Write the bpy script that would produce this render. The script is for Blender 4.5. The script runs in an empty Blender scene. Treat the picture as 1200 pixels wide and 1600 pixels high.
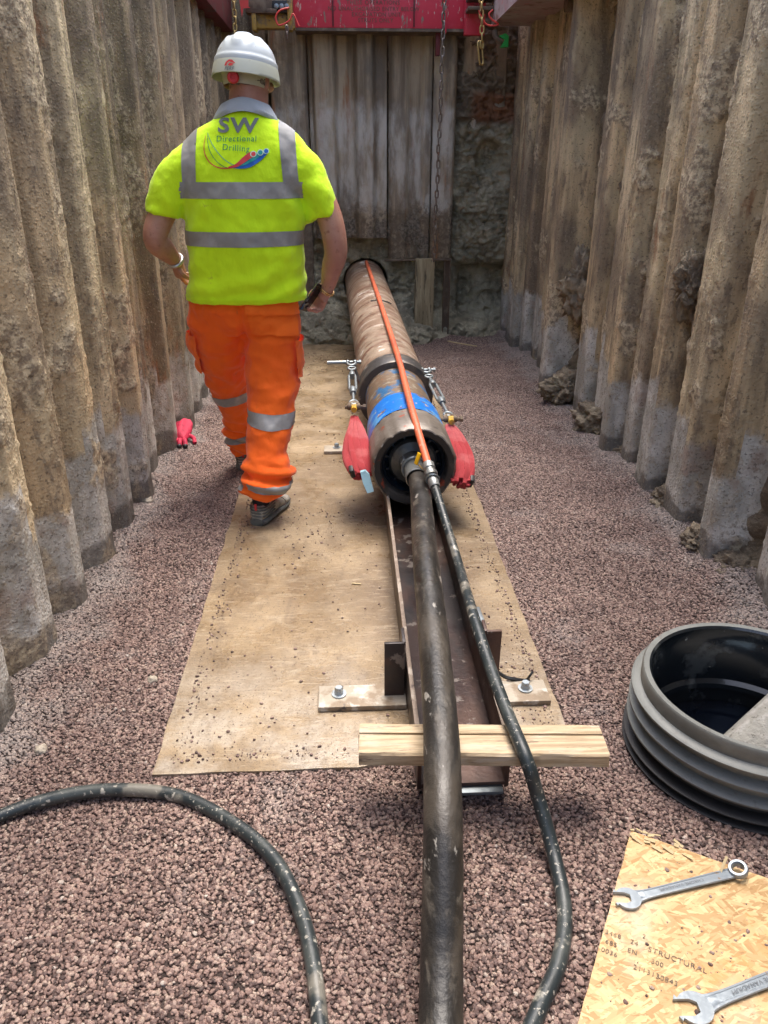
import bpy, bmesh, math, random
import numpy as np
from mathutils import Vector, Matrix
from mathutils.bvhtree import BVHTree
R = math.radians
rng = np.random.default_rng(7); random.seed(7)
C = bpy.context.scene.collection
scene = bpy.context.scene

# ------------------------------------------------------------------ camera, sky, sun
CAMH, FPX = 1.45, 1170.0
PITCH, YAW = math.atan2(535, 1170), math.atan(60/1170*math.cos(math.atan2(535, 1170)))
cam = bpy.data.cameras.new('camera'); co = bpy.data.objects.new('camera', cam); C.objects.link(co)
co.location = (0, 0, CAMH); co.rotation_euler = (math.pi/2-PITCH, 0, -YAW)
cam.sensor_fit = 'VERTICAL'; cam.sensor_height = 36; cam.lens = 36*FPX/1600
cam.clip_start = .05; cam.clip_end = 500
scene.camera = co
SUN_EL, SUN_AZ = 74, 20        # azimuth: direction the light comes from, clockwise from +Y
world = bpy.data.worlds.new("World"); scene.world = world; world.use_nodes = True
wn = world.node_tree; sky = wn.nodes.new('ShaderNodeTexSky'); sky.sky_type = 'NISHITA'; sky.sun_disc = False
sky.sun_elevation = R(SUN_EL); sky.sun_rotation = R(SUN_AZ); sky.air_density = 1.0; sky.dust_density = 4.0; sky.ozone_density = .6
wn.links.new(sky.outputs[0], wn.nodes['Background'].inputs[0]); wn.nodes['Background'].inputs[1].default_value = .15
sl = bpy.data.lights.new('sun', 'SUN'); sl.energy = 1.2; sl.angle = R(34); sl.color = (1, .96, .9)
so = bpy.data.objects.new('sun', sl); C.objects.link(so)
_d = Vector((math.sin(R(SUN_AZ))*math.cos(R(SUN_EL)), math.cos(R(SUN_AZ))*math.cos(R(SUN_EL)), math.sin(R(SUN_EL))))
so.rotation_euler = _d.to_track_quat('Z', 'Y').to_euler(); so.location = (0, 0, 12)
scene.view_settings.view_transform = 'Standard'; scene.view_settings.look = 'None'
scene.view_settings.exposure = 1.6; scene.view_settings.gamma = 1

# pixel (of the 1200x1600 photograph) -> point of a horizontal plane z, or of a plane at depth y
_f = np.array([math.sin(YAW)*math.cos(PITCH), math.cos(YAW)*math.cos(PITCH), -math.sin(PITCH)])
_r = np.array([math.cos(YAW), -math.sin(YAW), 0]); _u = np.cross(_r, _f); _C = np.array([0, 0, CAMH])
def _ray(px, py): return _f + _r*(px-600)/FPX + _u*(800-py)/FPX
def G(px, py, z=0.): d = _ray(px, py); return _C + d*((z-CAMH)/d[2])
def Y(px, py, y): d = _ray(px, py); return _C + d*(y/d[1])

# ------------------------------------------------------------------ noise
_perm = rng.permutation(256); _perm = np.concatenate([_perm, _perm, _perm])
_gr = rng.normal(size=(256, 3)); _gr /= np.linalg.norm(_gr, axis=1)[:, None]
def pn(p):
    p = np.asarray(p, float); i = np.floor(p).astype(int); f = p-i; i &= 255
    w = f*f*f*(f*(f*6-15)+10); out = 0
    for a in (0, 1):
        for b in (0, 1):
            for c in (0, 1):
                h = _perm[_perm[_perm[i[:, 0]+a]+i[:, 1]+b]+i[:, 2]+c]
                d = (_gr[h]*(f-np.array([a, b, c]))).sum(1)
                out = out + d*(w[:, 0] if a else 1-w[:, 0])*(w[:, 1] if b else 1-w[:, 1])*(w[:, 2] if c else 1-w[:, 2])
    return out*1.6
def fbm(p, s=1., o=4, off=0., g=.5):
    p = np.asarray(p, float)*s+off; r = 0; a = 1; t = 0
    for k in range(o):
        r = r+a*pn(p+k*17.3); t += a; a *= g; p = p*2.03
    return r/t*1.3
def ss(x, a, b):
    t = np.clip((x-a)/(b-a), 0, 1); return t*t*(3-2*t)

# ------------------------------------------------------------------ objects
def tag(o, label=None, cat=None, group=None, kind=None):
    for k, v in (('label', label), ('category', cat), ('group', group), ('kind', kind)):
        if v: o[k] = v
    return o
def wloc(o):
    v = Vector((0, 0, 0))
    while o: v = v+o.location; o = o.parent
    return v
def link(name, me, m, parent=None, loc=None, smooth=True):
    """mesh given in world coordinates; origin goes to loc"""
    o = bpy.data.objects.new(name, me); C.objects.link(o)
    if m is not None: me.materials.append(m)
    if loc is None:
        if parent: loc = wloc(parent)
        elif len(me.vertices):
            a = np.empty(len(me.vertices)*3); me.vertices.foreach_get('co', a); a = a.reshape(-1, 3)
            loc = ((a[:, 0].min()+a[:, 0].max())/2, (a[:, 1].min()+a[:, 1].max())/2, a[:, 2].min())
    loc = Vector(loc)
    me.transform(Matrix.Translation(-loc))
    if parent: o.parent = parent; o.location = loc-wloc(parent)
    else: o.location = loc
    if smooth: me.polygons.foreach_set('use_smooth', [True]*len(me.polygons)); 
    me.update(); return o
def empty(name, loc, label, cat, group=None):
    o = bpy.data.objects.new(name, None); C.objects.link(o); o.location = Vector(loc); o.empty_display_size = .1
    return tag(o, label, cat, group)
def grid_mesh(P, wrap_u=False):
    n, k = P.shape[:2]; me = bpy.data.meshes.new('m')
    idx = np.arange(n*k).reshape(n, k)
    if wrap_u: idx = np.vstack([idx, idx[:1]])
    q = np.stack([idx[:-1, :-1], idx[1:, :-1], idx[1:, 1:], idx[:-1, 1:]], -1).reshape(-1, 4)
    me.vertices.add(n*k); me.vertices.foreach_set('co', P.reshape(-1).astype(np.float32))
    me.loops.add(q.size); me.loops.foreach_set('vertex_index', q.reshape(-1).astype(np.int32))
    me.polygons.add(len(q)); me.polygons.foreach_set('loop_start', (np.arange(len(q))*4).astype(np.int32))
    me.update(calc_edges=True); me.validate(); return me
def bm_mesh(bm, recalc=True):
    if recalc: bmesh.ops.recalc_face_normals(bm, faces=bm.faces)
    me = bpy.data.meshes.new('m'); bm.to_mesh(me); bm.free(); return me
def sharp(o, ang=35):
    for e in [1]:
        me = o.data; bm = bmesh.new(); bm.from_mesh(me)
        for ed in bm.edges:
            if len(ed.link_faces) == 2 and ed.calc_face_angle(0) > R(ang): ed.smooth = False
        bm.to_mesh(me); bm.free()
    return o
class B:
    """collects shapes for one mesh"""
    def __init__(s): s.bm = bmesh.new()
    def box(s, c, d, rot=None, bev=.0, seg=2):
        r = bmesh.ops.create_cube(s.bm, size=1); vs = r['verts']
        for v in vs: v.co = Vector((v.co.x*d[0], v.co.y*d[1], v.co.z*d[2]))
        if bev > 0:
            es = list({e for v in vs for e in v.link_edges})
            b = bmesh.ops.bevel(s.bm, geom=es, offset=bev, segments=seg, affect='EDGES', profile=.6)
            vs = list({v for f in b['faces'] for v in f.verts} | {v for v in vs if v.is_valid})
        M = Matrix.Translation(Vector(c)) @ (rot.to_4x4() if rot is not None else Matrix())
        bmesh.ops.transform(s.bm, matrix=M, verts=vs); return s
    def rings(s, rings, cap=True):
        """rings: list of (k,3) arrays"""
        vr = [[s.bm.verts.new(Vector(p)) for p in rg] for rg in rings]; k = len(vr[0])
        for a, b in zip(vr[:-1], vr[1:]):
            for i in range(k):
                s.bm.faces.new((a[i], a[(i+1) % k], b[(i+1) % k], b[i]))
        if cap:
            s.bm.faces.new(vr[0][::-1]); s.bm.faces.new(vr[-1])
        return s
    def tube(s, pts, r, k=12, cap=True, closed=False):
        P = [Vector(p) for p in pts]; n = len(P); rr = r if hasattr(r, '__len__') else [r]*n
        T = []
        for i in range(n):
            a = P[i-1] if (i > 0 or closed) else P[i]; b = P[(i+1) % n] if (i < n-1 or closed) else P[i]
            T.append((b-a).normalized())
        N = T[0].orthogonal().normalized(); out = []
        for i in range(n):
            N = (N-T[i]*N.dot(T[i])).normalized(); Bn = T[i].cross(N)
            out.append([P[i]+(N*math.cos(2*math.pi*j/k)+Bn*math.sin(2*math.pi*j/k))*rr[i] for j in range(k)])
        if closed: out.append(out[0]); 
        if closed:
            vr = [[s.bm.verts.new(p) for p in rg] for rg in out[:-1]]
            # best rotation for closing
            best = min(range(k), key=lambda o: sum((vr[-1][j].co-vr[0][(j+o) % k].co).length for j in range(k)))
            for a in range(n):
                A = vr[a]; Bq = vr[(a+1) % n]; o = best if a == n-1 else 0
                for j in range(k): s.bm.faces.new((A[j], A[(j+1) % k], Bq[(j+1+o) % k], Bq[(j+o) % k]))
        else: s.rings(out, cap)
        return s
    def lathe(s, prof, c=(0, 0, 0), axis=(0, 0, 1), k=40, sx=1, sy=1, cap=False, close=False):
        """prof: list of (radius, height)"""
        q = Vector((0, 0, 1)).rotation_difference(Vector(axis).normalized()); c = Vector(c)
        rg = [[c+q @ Vector((r*math.cos(2*math.pi*j/k)*sx, r*math.sin(2*math.pi*j/k)*sy, h)) for j in range(k)] for r, h in prof]
        if close: rg.append(rg[0])
        s.rings(rg, cap)
        if close: bmesh.ops.remove_doubles(s.bm, verts=s.bm.verts, dist=1e-6)
        return s
    def poly(s, pts, d):
        """prism: outline pts extruded by vector d"""
        a = [s.bm.verts.new(Vector(p)) for p in pts]; b = [s.bm.verts.new(Vector(p)+Vector(d)) for p in pts]
        s.bm.faces.new(a[::-1]); s.bm.faces.new(b); k = len(a)
        for i in range(k): s.bm.faces.new((a[i], a[(i+1) % k], b[(i+1) % k], b[i]))
        return s
    def ball(s, c, r, u=16, v=10):
        M = Matrix.Translation(Vector(c)) @ Matrix.Diagonal(Vector((*(r if hasattr(r, '__len__') else (r,)*3), 1)))
        bmesh.ops.create_uvsphere(s.bm, u_segments=u, v_segments=v, radius=1, matrix=M); return s
    def put(s, name, m, parent=None, loc=None, smooth=True, ang=35):
        o = link(name, bm_mesh(s.bm), m, parent, loc, smooth)
        if smooth: sharp(o, ang)
        return o
def spline(pts, n=8):
    P = [np.array(p, float) for p in pts]; P = [2*P[0]-P[1]]+P+[2*P[-1]-P[-2]]; out = []
    for i in range(1, len(P)-2):
        for t in np.linspace(0, 1, n, endpoint=False):
            a, b, c, d = P[i-1:i+3]
            out.append(.5*((2*b)+(c-a)*t+(2*a-5*b+4*c-d)*t*t+(3*b-a-3*c+d)*t**3))
    out.append(P[-2]); return out

# ------------------------------------------------------------------ materials
class NT:
    def __init__(s, name):
        s.m = bpy.data.materials.new(name); s.m.use_nodes = True; s.t = s.m.node_tree; s.b = s.t.nodes['Principled BSDF']
        s.geo = s.t.nodes.new('ShaderNodeNewGeometry'); s.tc = s.t.nodes.new('ShaderNodeTexCoord')
    def n(s, typ, **kw):
        nd = s.t.nodes.new(typ)
        for k, v in kw.items(): setattr(nd, k, v)
        return nd
    def put(s, sock, v):
        if hasattr(v, 'links') or hasattr(v, 'is_output'): s.t.links.new(v, sock)
        elif isinstance(v, (tuple, list)) and len(v) == 3 and sock.type == 'RGBA': sock.default_value = (*v, 1)
        else: sock.default_value = v
    def math(s, op, a, b=0., cl=False):
        nd = s.n('ShaderNodeMath', operation=op, use_clamp=cl); s.put(nd.inputs[0], a); s.put(nd.inputs[1], b); return nd.outputs[0]
    def mix(s, f, a, b, mode='MIX'):
        nd = s.n('ShaderNodeMix', data_type='RGBA', blend_type=mode); s.put(nd.inputs[0], f); s.put(nd.inputs[6], a); s.put(nd.inputs[7], b); return nd.outputs[2]
    def vec(s, stretch=(1, 1, 1), local=False, off=(0, 0, 0)):
        nd = s.n('ShaderNodeMapping'); s.put(nd.inputs[0], s.tc.outputs['Object'] if local else s.geo.outputs['Position'])
        nd.inputs['Scale'].default_value = stretch; nd.inputs['Location'].default_value = off; return nd.outputs[0]
    def noise(s, scale, detail=4, rough=.55, stretch=(1, 1, 1), local=False, off=(0, 0, 0), dist=0.):
        nd = s.n('ShaderNodeTexNoise'); s.put(nd.inputs['Vector'], s.vec(stretch, local, off))
        nd.inputs['Scale'].default_value = scale; nd.inputs['Detail'].default_value = detail; nd.inputs['Roughness'].default_value = rough
        nd.inputs['Distortion'].default_value = dist; return nd.outputs[0]
    def step(s, x, a, b, lo=0., hi=1.):
        nd = s.n('ShaderNodeMapRange', interpolation_type='SMOOTHSTEP'); s.put(nd.inputs[0], x)
        for i, v in enumerate((a, b, lo, hi)): s.put(nd.inputs[i+1], v)
        return nd.outputs[0]
    def sep(s, local=False):
        nd = s.n('ShaderNodeSeparateXYZ'); s.put(nd.inputs[0], s.tc.outputs['Object'] if local else s.geo.outputs['Position']); return nd.outputs
    def attr(s, name):
        nd = s.n('ShaderNodeAttribute', attribute_name=name); return nd.outputs['Fac']
    def bump(s, h, strength=.5, dist=.01, prev=None):
        nd = s.n('ShaderNodeBump'); s.put(nd.inputs['Height'], h); nd.inputs['Strength'].default_value = strength; nd.inputs['Distance'].default_value = dist
        if prev is not None: s.put(nd.inputs['Normal'], prev)
        return nd.outputs[0]
    def out(s, col, rough=.7, metal=0., normal=None, **kw):
        s.put(s.b.inputs['Base Color'], col); s.put(s.b.inputs['Roughness'], rough); s.put(s.b.inputs['Metallic'], metal)
        if normal is not None: s.put(s.b.inputs['Normal'], normal)
        for k, v in kw.items(): s.put(s.b.inputs[k.replace('_', ' ')], v)
        return s.m
def MAT(name, base, layers=(), rough=.6, metal=0., bumps=(), local=False, rvar=0., **kw):
    """base colour, then layers (scale, lo, hi, colour[, stretch]) of noise-shaped stains; bumps (scale, strength, dist[, stretch])"""
    t = NT(name); col = base
    for i, L in enumerate(layers):
        sc, lo, hi, c = L[:4]; st = L[4] if len(L) > 4 else (1, 1, 1)
        col = t.mix(t.step(t.noise(sc, 5, .6, st, local, (i*3.1, i*1.7, 0)), lo, hi), col, c)
    nrm = None
    for b in bumps:
        st = b[3] if len(b) > 3 else (1, 1, 1)
        nrm = t.bump(t.noise(b[0], 5, .6, st, local), b[1], b[2], nrm)
    r = rough
    if rvar: r = t.step(t.noise(9, 3, .5, (1, 1, 1), local, (5, 5, 5)), .3, .7, rough-rvar, rough+rvar)
    return t.out(col, r, metal, nrm, **kw)

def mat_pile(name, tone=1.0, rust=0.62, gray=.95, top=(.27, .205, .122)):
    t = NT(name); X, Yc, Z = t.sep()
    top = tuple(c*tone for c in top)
    streak = t.noise(9, 5, .6, (1, 1, .09)); big = t.noise(2.2, 4, .55, (1, 1, .6)); fine = t.noise(38, 4, .65)
    col = t.mix(t.step(streak, .38, .62), tuple(c*.55 for c in top), tuple(c*1.35 for c in top))
    col = t.mix(t.step(big, .42, .60, 0, .8), col, (.105*tone, .082*tone, .058*tone))
    col = t.mix(t.step(t.noise(16, 5, .7, (1.2, 1.2, .35), off=(2, 7, 7)), .50, .64, 0, .7), col, (.085*tone, .066*tone, .048*tone))
    col = t.mix(t.step(t.noise(3.1, 4, .6, (1, 1, .5), off=(9, 2, 4)), .5, .66, 0, .6), col, (.38*tone, .31*tone, .19*tone))
    col = t.mix(t.step(t.noise(4.3, 5, .65, (1.6, 1.6, .5), off=(3, 8, 1)), rust, rust+.1, 0, .75), col, (.27, .12, .05))
    # washed grey foot with a tide line of its own on each sheet
    cell = t.n('ShaderNodeTexVoronoi'); t.put(cell.inputs['Vector'], t.vec((0.9, 0.9, 0))); cell.inputs['Scale'].default_value = 3.2
    sp = t.n('ShaderNodeSeparateColor'); t.put(sp.inputs[0], cell.outputs['Color'])
    lvl = t.math('ADD', t.math('MULTIPLY', sp.outputs[0], .22), .38)
    edge = t.math('ADD', lvl, t.math('MULTIPLY', t.math('SUBTRACT', t.noise(7, 5, .7), .5), .22))
    gm = t.math('SUBTRACT', 1., t.step(t.math('SUBTRACT', Z, edge), -.03, .03))
    g = t.mix(t.step(t.noise(6, 5, .6, (1, 1, .5), off=(1, 4, 2)), .38, .62), (.35, .34, .30), (.66, .64, .58))
    g = t.mix(t.step(t.noise(30, 4, .7), .52, .62, 0, .6), g, (.33, .28, .21))
    g = t.mix(t.step(t.noise(5, 4, .6, off=(6, 6, 1)), .56, .68, 0, .6), g, (.33, .235, .19))
    col = t.mix(t.math('MULTIPLY', gm, gray), col, g)
    # damp foot
    wm = t.math('SUBTRACT', 1., t.step(t.math('SUBTRACT', Z, t.math('MULTIPLY', t.noise(6, 4, .6, off=(2, 2, 9)), .26)), -.03, .015))
    col = t.mix(t.math('MULTIPLY', wm, .72), col, (.07, .06, .05))
    col = t.mix(t.step(t.attr('mud'), .15, .7, 0, .85), col, t.mix(t.step(fine, .4, .6), (.13*tone, .10*tone, .068*tone), (.34*tone, .28*tone, .185*tone)))
    sk = t.noise(75, 3, .6, off=(1, 2, 3)); col = t.mix(t.step(sk, .58, .66, 0, .6), col, (.10, .08, .055)); col = t.mix(t.step(sk, .40, .34, 0, .5), col, (.44, .38, .27))
    nb = t.bump(t.noise(60, 5, .7), .5, .009, t.bump(t.noise(17, 4, .6, (1, 1, .4)), .12, .02))
    v = t.n('ShaderNodeTexVoronoi'); t.put(v.inputs['Vector'], t.vec()); v.inputs['Scale'].default_value = 70
    nb = t.bump(t.step(v.outputs['Distance'], .05, .5, 1, 0), .3, .008, nb)
    return t.out(col, t.step(wm, 0, 1, .88, .5), 0., nb)
M = {}
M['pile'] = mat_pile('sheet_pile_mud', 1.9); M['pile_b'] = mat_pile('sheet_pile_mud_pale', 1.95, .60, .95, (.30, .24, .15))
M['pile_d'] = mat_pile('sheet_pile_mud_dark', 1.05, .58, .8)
def mat_back():
    t = NT('back_pile'); X, Yc, Z = t.sep()
    st = t.noise(11, 5, .6, (1, 1, .06))
    col = t.mix(t.step(st, .4, .62), (.19, .145, .095), (.42, .34, .23))
    col = t.mix(t.step(t.noise(3, 4, .6, (1.5, 1, .5)), .5, .64, 0, .8), col, (.17, .14, .105))
    col = t.mix(t.step(t.noise(8, 4, .6, (1, 1, .12), off=(4, 4, 4)), .60, .70, 0, .9), col, (.30, .13, .05))
    band = t.math('MULTIPLY', t.step(t.math('ADD', Z, t.math('MULTIPLY', t.noise(4, 5, .75), .6)), 1.35, 1.52), t.step(t.math('ADD', Z, t.math('MULTIPLY', t.noise(5, 3, .6, off=(7, 1, 1)), .3)), 2.16, 1.98))
    col = t.mix(t.math('MULTIPLY', band, t.step(t.noise(9, 5, .6, (1, 1, .3), off=(3, 0, 0)), .36, .62, .1, .85)), col, (.58, .56, .50))
    low = t.math('MULTIPLY', t.step(t.math('ADD', Z, t.math('MULTIPLY', t.noise(6, 5, .75, off=(1, 1, 5)), .5)), 1.48, 1.30), t.step(t.noise(24, 5, .7), .40, .60))
    col = t.mix(t.math('MULTIPLY', low, .85), col, (.12, .09, .06))
    col = t.mix(t.step(t.attr('mud'), .12, .6, 0, .9), col, t.mix(t.step(t.noise(40, 4, .7), .4, .6), (.09, .075, .055), (.24, .2, .15)))
    nb = t.bump(t.noise(45, 5, .7), .6, .012, t.bump(t.noise(14, 4, .6), .4, .02)); return t.out(col, .8, 0., nb)
M['back'] = mat_back()
def mat_soil(name, a, b, c, orange=False):
    t = NT(name); X, Yc, Z = t.sep()
    col = t.mix(t.step(t.noise(6, 6, .65), .35, .65), a, b)
    col = t.mix(t.step(t.noise(15, 5, .7, off=(4, 1, 7)), .52, .7, 0, .8), col, c)
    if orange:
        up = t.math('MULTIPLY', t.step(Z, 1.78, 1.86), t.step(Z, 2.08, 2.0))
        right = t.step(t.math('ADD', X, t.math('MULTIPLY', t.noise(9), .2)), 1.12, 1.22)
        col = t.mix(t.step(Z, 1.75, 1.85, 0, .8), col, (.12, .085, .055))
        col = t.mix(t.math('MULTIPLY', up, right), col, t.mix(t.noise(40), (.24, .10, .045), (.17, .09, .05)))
    nb = t.bump(t.noise(60, 5, .7), .7, .015, t.bump(t.noise(16, 6, .7), .7, .04))
    return t.out(col, t.step(t.noise(8), .4, .6, .55, .85), 0., nb)
M['bank'] = mat_soil('bank_mud', (.15, .115, .08), (.34, .27, .18), (.46, .38, .26))
M['clay'] = mat_soil('grey_clay', (.21, .19, .13), (.41, .37, .26), (.52, .465, .335), True)
M['clod'] = mat_soil('clay_clod', (.25, .23, .175), (.44, .41, .31), (.55, .50, .39))
def mat_pebble(name, cols, rough=.42):
    t = NT(name); oi = t.n('ShaderNodeObjectInfo'); rp = t.n('ShaderNodeValToRGB'); t.put(rp.inputs[0], oi.outputs['Random'])
    e = rp.color_ramp; e.interpolation = 'LINEAR'
    while len(e.elements) < len(cols): e.elements.new(.5)
    for i, (p, c) in enumerate(cols): e.elements[i].position = p; e.elements[i].color = (*c, 1)
    big = t.noise(1.6, 4, .6); col = t.mix(t.step(big, .38, .62, 0, .55), rp.outputs[0], t.mix(.6, rp.outputs[0], (.09, .05, .042)))
    # lime dust in a few patches by the sheets
    dust = t.math('MULTIPLY', t.step(t.noise(3.0, 4, .6, off=(5, 3, 0)), .56, .70), .22)
    X, Yc, Z = t.sep(); side = t.step(t.math('ADD', t.math('ABSOLUTE', t.math('SUBTRACT', X, .22)), t.math('MULTIPLY', t.noise(4, 4, .6, off=(1, 9, 0)), .5)), 1.30, 1.48)
    col = t.mix(t.math('MULTIPLY', side, .38), t.mix(dust, col, (.40, .36, .33)), (.42, .39, .35))
    nb = t.bump(t.noise(160, 3, .6, local=True), .4, .003)
    return t.out(col, rough, 0., nb)
PEB = [(0, (.050, .030, .026)), (.2, (.125, .078, .067)), (.5, (.235, .150, .123)), (.74, (.325, .218, .180)), (.9, (.37, .27, .22)), (.985, (.38, .28, .22)), (1, (.5, .43, .37))]
M['pebble'] = mat_pebble('gravel_pebbles', PEB)
M['ground'] = MAT('gravel_bed', (.035, .023, .019), [(30, .4, .6, (.06, .04, .034))], .9, bumps=[(80, .8, .02)])
def mat_plate():
    t = NT('muddy_plate'); X, Yc, Z = t.sep()
    col = t.mix(t.step(t.noise(2.3, 5, .6), .35, .65), (.20, .138, .076), (.335, .245, .145))
    col = t.mix(t.step(t.noise(3.5, 6, .65, (1.4, .5, 1), off=(2, 5, 0), dist=1.2), .5, .68, 0, .75), col, (.14, .095, .057))
    col = t.mix(t.step(t.noise(5, 6, .7, (.7, 2.4, 1), off=(1, 1, 0), dist=1.5), .55, .68, 0, .5), col, (.41, .33, .225))
    pale = t.math('MULTIPLY', t.step(Yc, 2.25, 1.6), t.step(t.noise(6, 5, .7, off=(8, 0, 0)), .38, .62))
    col = t.mix(t.math('MULTIPLY', pale, .6), col, (.43, .385, .32))
    # plate turns darker brown towards the cradle
    dx = t.math('ABSOLUTE', t.math('SUBTRACT', X, .27)); cradle_tone = t.math('MULTIPLY', t.step(t.math('ADD', dx, t.math('MULTIPLY', t.noise(5), .3)), .46, .28), t.step(Yc, 1.6, 2.3))
    col = t.mix(t.math('MULTIPLY', cradle_tone, .65), col, (.13, .085, .05))
    col = t.mix(t.step(t.noise(90, 3, .7), .62, .70, 0, .6), col, (.14, .1, .07))
    col = t.mix(t.step(t.noise(28, 6, .7, (1.5, .8, 1), off=(4, 0, 1)), .50, .66, 0, .55), col, (.20, .145, .09))
    wv = t.noise(13, 5, .65, (.5, 3.5, 1), off=(0, 7, 0), dist=2.2); col = t.mix(t.step(wv, .56, .62, 0, .35), col, (.47, .38, .27))
    col = t.mix(t.step(t.noise(170, 2, .6), .60, .68, 0, .7), col, (.09, .065, .045))
    rough = t.step(t.noise(4, 5, .65, off=(3, 3, 3)), .42, .62, .26, .72)
    nb = t.bump(t.noise(90, 4, .7), .4, .004, t.bump(wv, .25, .006)); return t.out(col, rough, 0., nb)
M['plate'] = mat_plate()
M['rust_pipe'] = MAT('rusty_pipe', (.235, .155, .105), [(2.6, .42, .6, (.33, .25, .185), (2, 1.6, 2)), (5, .5, .62, (.17, .085, .055), (1, 2.5, 1)), (4, .56, .70, (.46, .38, .32), (.8, 2.6, .8)), (6, .60, .70, (.62, .57, .52), (1.3, 1.1, 1.3)), (30, .58, .72, (.11, .08, .06))], .5, .15, [(40, .3, .005), (9, .08, .008, (1, 2, 1))], True, .12)
M['adapter'] = MAT('worn_adapter', (.19, .13, .085), [(6, .5, .56, (.035, .14, .30), (1, 1.2, 1)), (12, .55, .62, (.3, .26, .2), (1, 2.5, 1)), (8, .6, .68, (.30, .12, .04))], .5, .3, [(40, .4, .006)], True)
M['blue'] = MAT('blue_paint', (.006, .15, .56), [(9, .55, .62, (.10, .32, .60), (1, 2, 1)), (13, .60, .64, (.16, .10, .07)), (22, .62, .66, (.42, .36, .3))], .38, 0, [(50, .3, .004)], True)
M['ring_steel'] = MAT('dark_steel_ring', (.085, .08, .078), [(5, .5, .6, (.15, .13, .11), (1, 3, 1)), (12, .6, .68, (.3, .27, .24))], .42, .5, [(40, .3, .004)], True)
M['end_steel'] = MAT('worn_steel_end', (.17, .145, .12), [(6, .45, .6, (.25, .22, .19)), (9, .58, .66, (.09, .075, .065)), (11, .62, .66, (.33, .07, .03))], .5, .35, [(35, .5, .006)], True)
M['end_face'] = MAT('dark_end_face', (.045, .040, .036), [(7, .5, .62, (.09, .08, .07)), (9, .60, .64, (.26, .05, .025))], .5, .3, [(35, .5, .005)], True)
M['inner'] = MAT('dark_blue_inner', (.012, .016, .022), [(8, .5, .6, (.01, .03, .055))], .3, .2, [(25, .3, .004)], True)
M['hub'] = MAT('hub_grey', (.07, .075, .075), [(9, .5, .62, (.14, .14, .13)), (20, .6, .7, (.04, .04, .04))], .4, .5, [(60, .3, .003)], True)
M['coupling'] = MAT('galvanised_coupling', (.30, .31, .30), [(14, .5, .62, (.17, .17, .16)), (20, .62, .7, (.42, .4, .36))], .42, .6, [(60, .3, .003)], True)
M['galv'] = MAT('galvanised_steel', (.24, .27, .28), [(20, .5, .62, (.24, .26, .27)), (33, .6, .7, (.3, .24, .17))], .4, .65, [(80, .2, .002)], True)
M['yellow'] = MAT('yellow_paint', (.55, .32, .03), [(30, .5, .6, (.3, .2, .08))], .5)
M['tag'] = MAT('yellow_tag', (.85, .50, .01), (), .4)
M['cable_rod'] = MAT('orange_rod', (.62, .13, .055), [(18, .5, .62, (.48, .10, .05), (1, .3, 1)), (50, .6, .7, (.7, .3, .2))], .5, 0, [(50, .2, .002)], True)
M['hose_big'] = MAT('scuffed_rubber_hose', (.018, .016, .014), [(5, .45, .62, (.055, .046, .036), (3, .7, 3)), (14, .55, .66, (.085, .074, .06), (2, .5, 2)), (34, .63, .69, (.27, .25, .22), (1, .35, 1)), (9, .58, .7, (.015, .014, .013), (2, 1, 2))], .45, 0, [(70, .5, .004), (12, .12, .006, (4, .5, 4))], True, .1)
M['hose'] = MAT('black_hose', (.02, .027, .029), [(10, .48, .62, (.05, .058, .055)), (7, .61, .68, (.30, .28, .23), (1.5, 1.5, .6)), (5, .56, .62, (.16, .15, .125), (1, 1, .6)), (30, .61, .67, (.36, .34, .29)), (90, .6, .66, (.3, .28, .24))], .42, 0, [(70, .35, .003)])
M['channel'] = MAT('rusty_channel', (.060, .036, .030), [(5, .45, .62, (.10, .055, .04), (1, .5, 1)), (4, .5, .6, (.045, .036, .034), (1, .4, 1)), (16, .6, .66, (.24, .2, .17))], .42, .3, [(40, .35, .005)], False, .1)
M['chan_edge'] = MAT('channel_edge', (.20, .15, .115), [(12, .5, .6, (.33, .28, .23)), (20, .6, .68, (.09, .06, .05))], .5, .3, [(50, .4, .004)])
M['bar'] = MAT('muddy_flat_bar', (.38, .33, .26), [(9, .5, .6, (.24, .18, .12)), (7, .6, .64, (.06, .05, .05)), (14, .55, .65, (.5, .47, .42))], .55, .1, [(60, .5, .004)])
M['wood'] = None
def mat_wood():
    t = NT('sawn_timber'); g = t.noise(14, 5, .6, (.5, 8, 8), True); col = t.mix(t.step(g, .35, .65), (.33, .24, .14), (.52, .40, .255))
    col = t.mix(t.step(t.noise(5, 5, .6, (1, 4, 4), True, (3, 3, 3)), .52, .68, 0, .8), col, (.50, .43, .33))
    col = t.mix(t.step(t.noise(9, 5, .7, (.6, 5, 5), True, (7, 3, 3)), .60, .68, 0, .85), col, (.15, .10, .065))
    return t.out(col, .7, 0., t.bump(t.noise(16, 5, .7, (.5, 9, 9), True), .5, .004))
M['wood'] = mat_wood()
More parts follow.
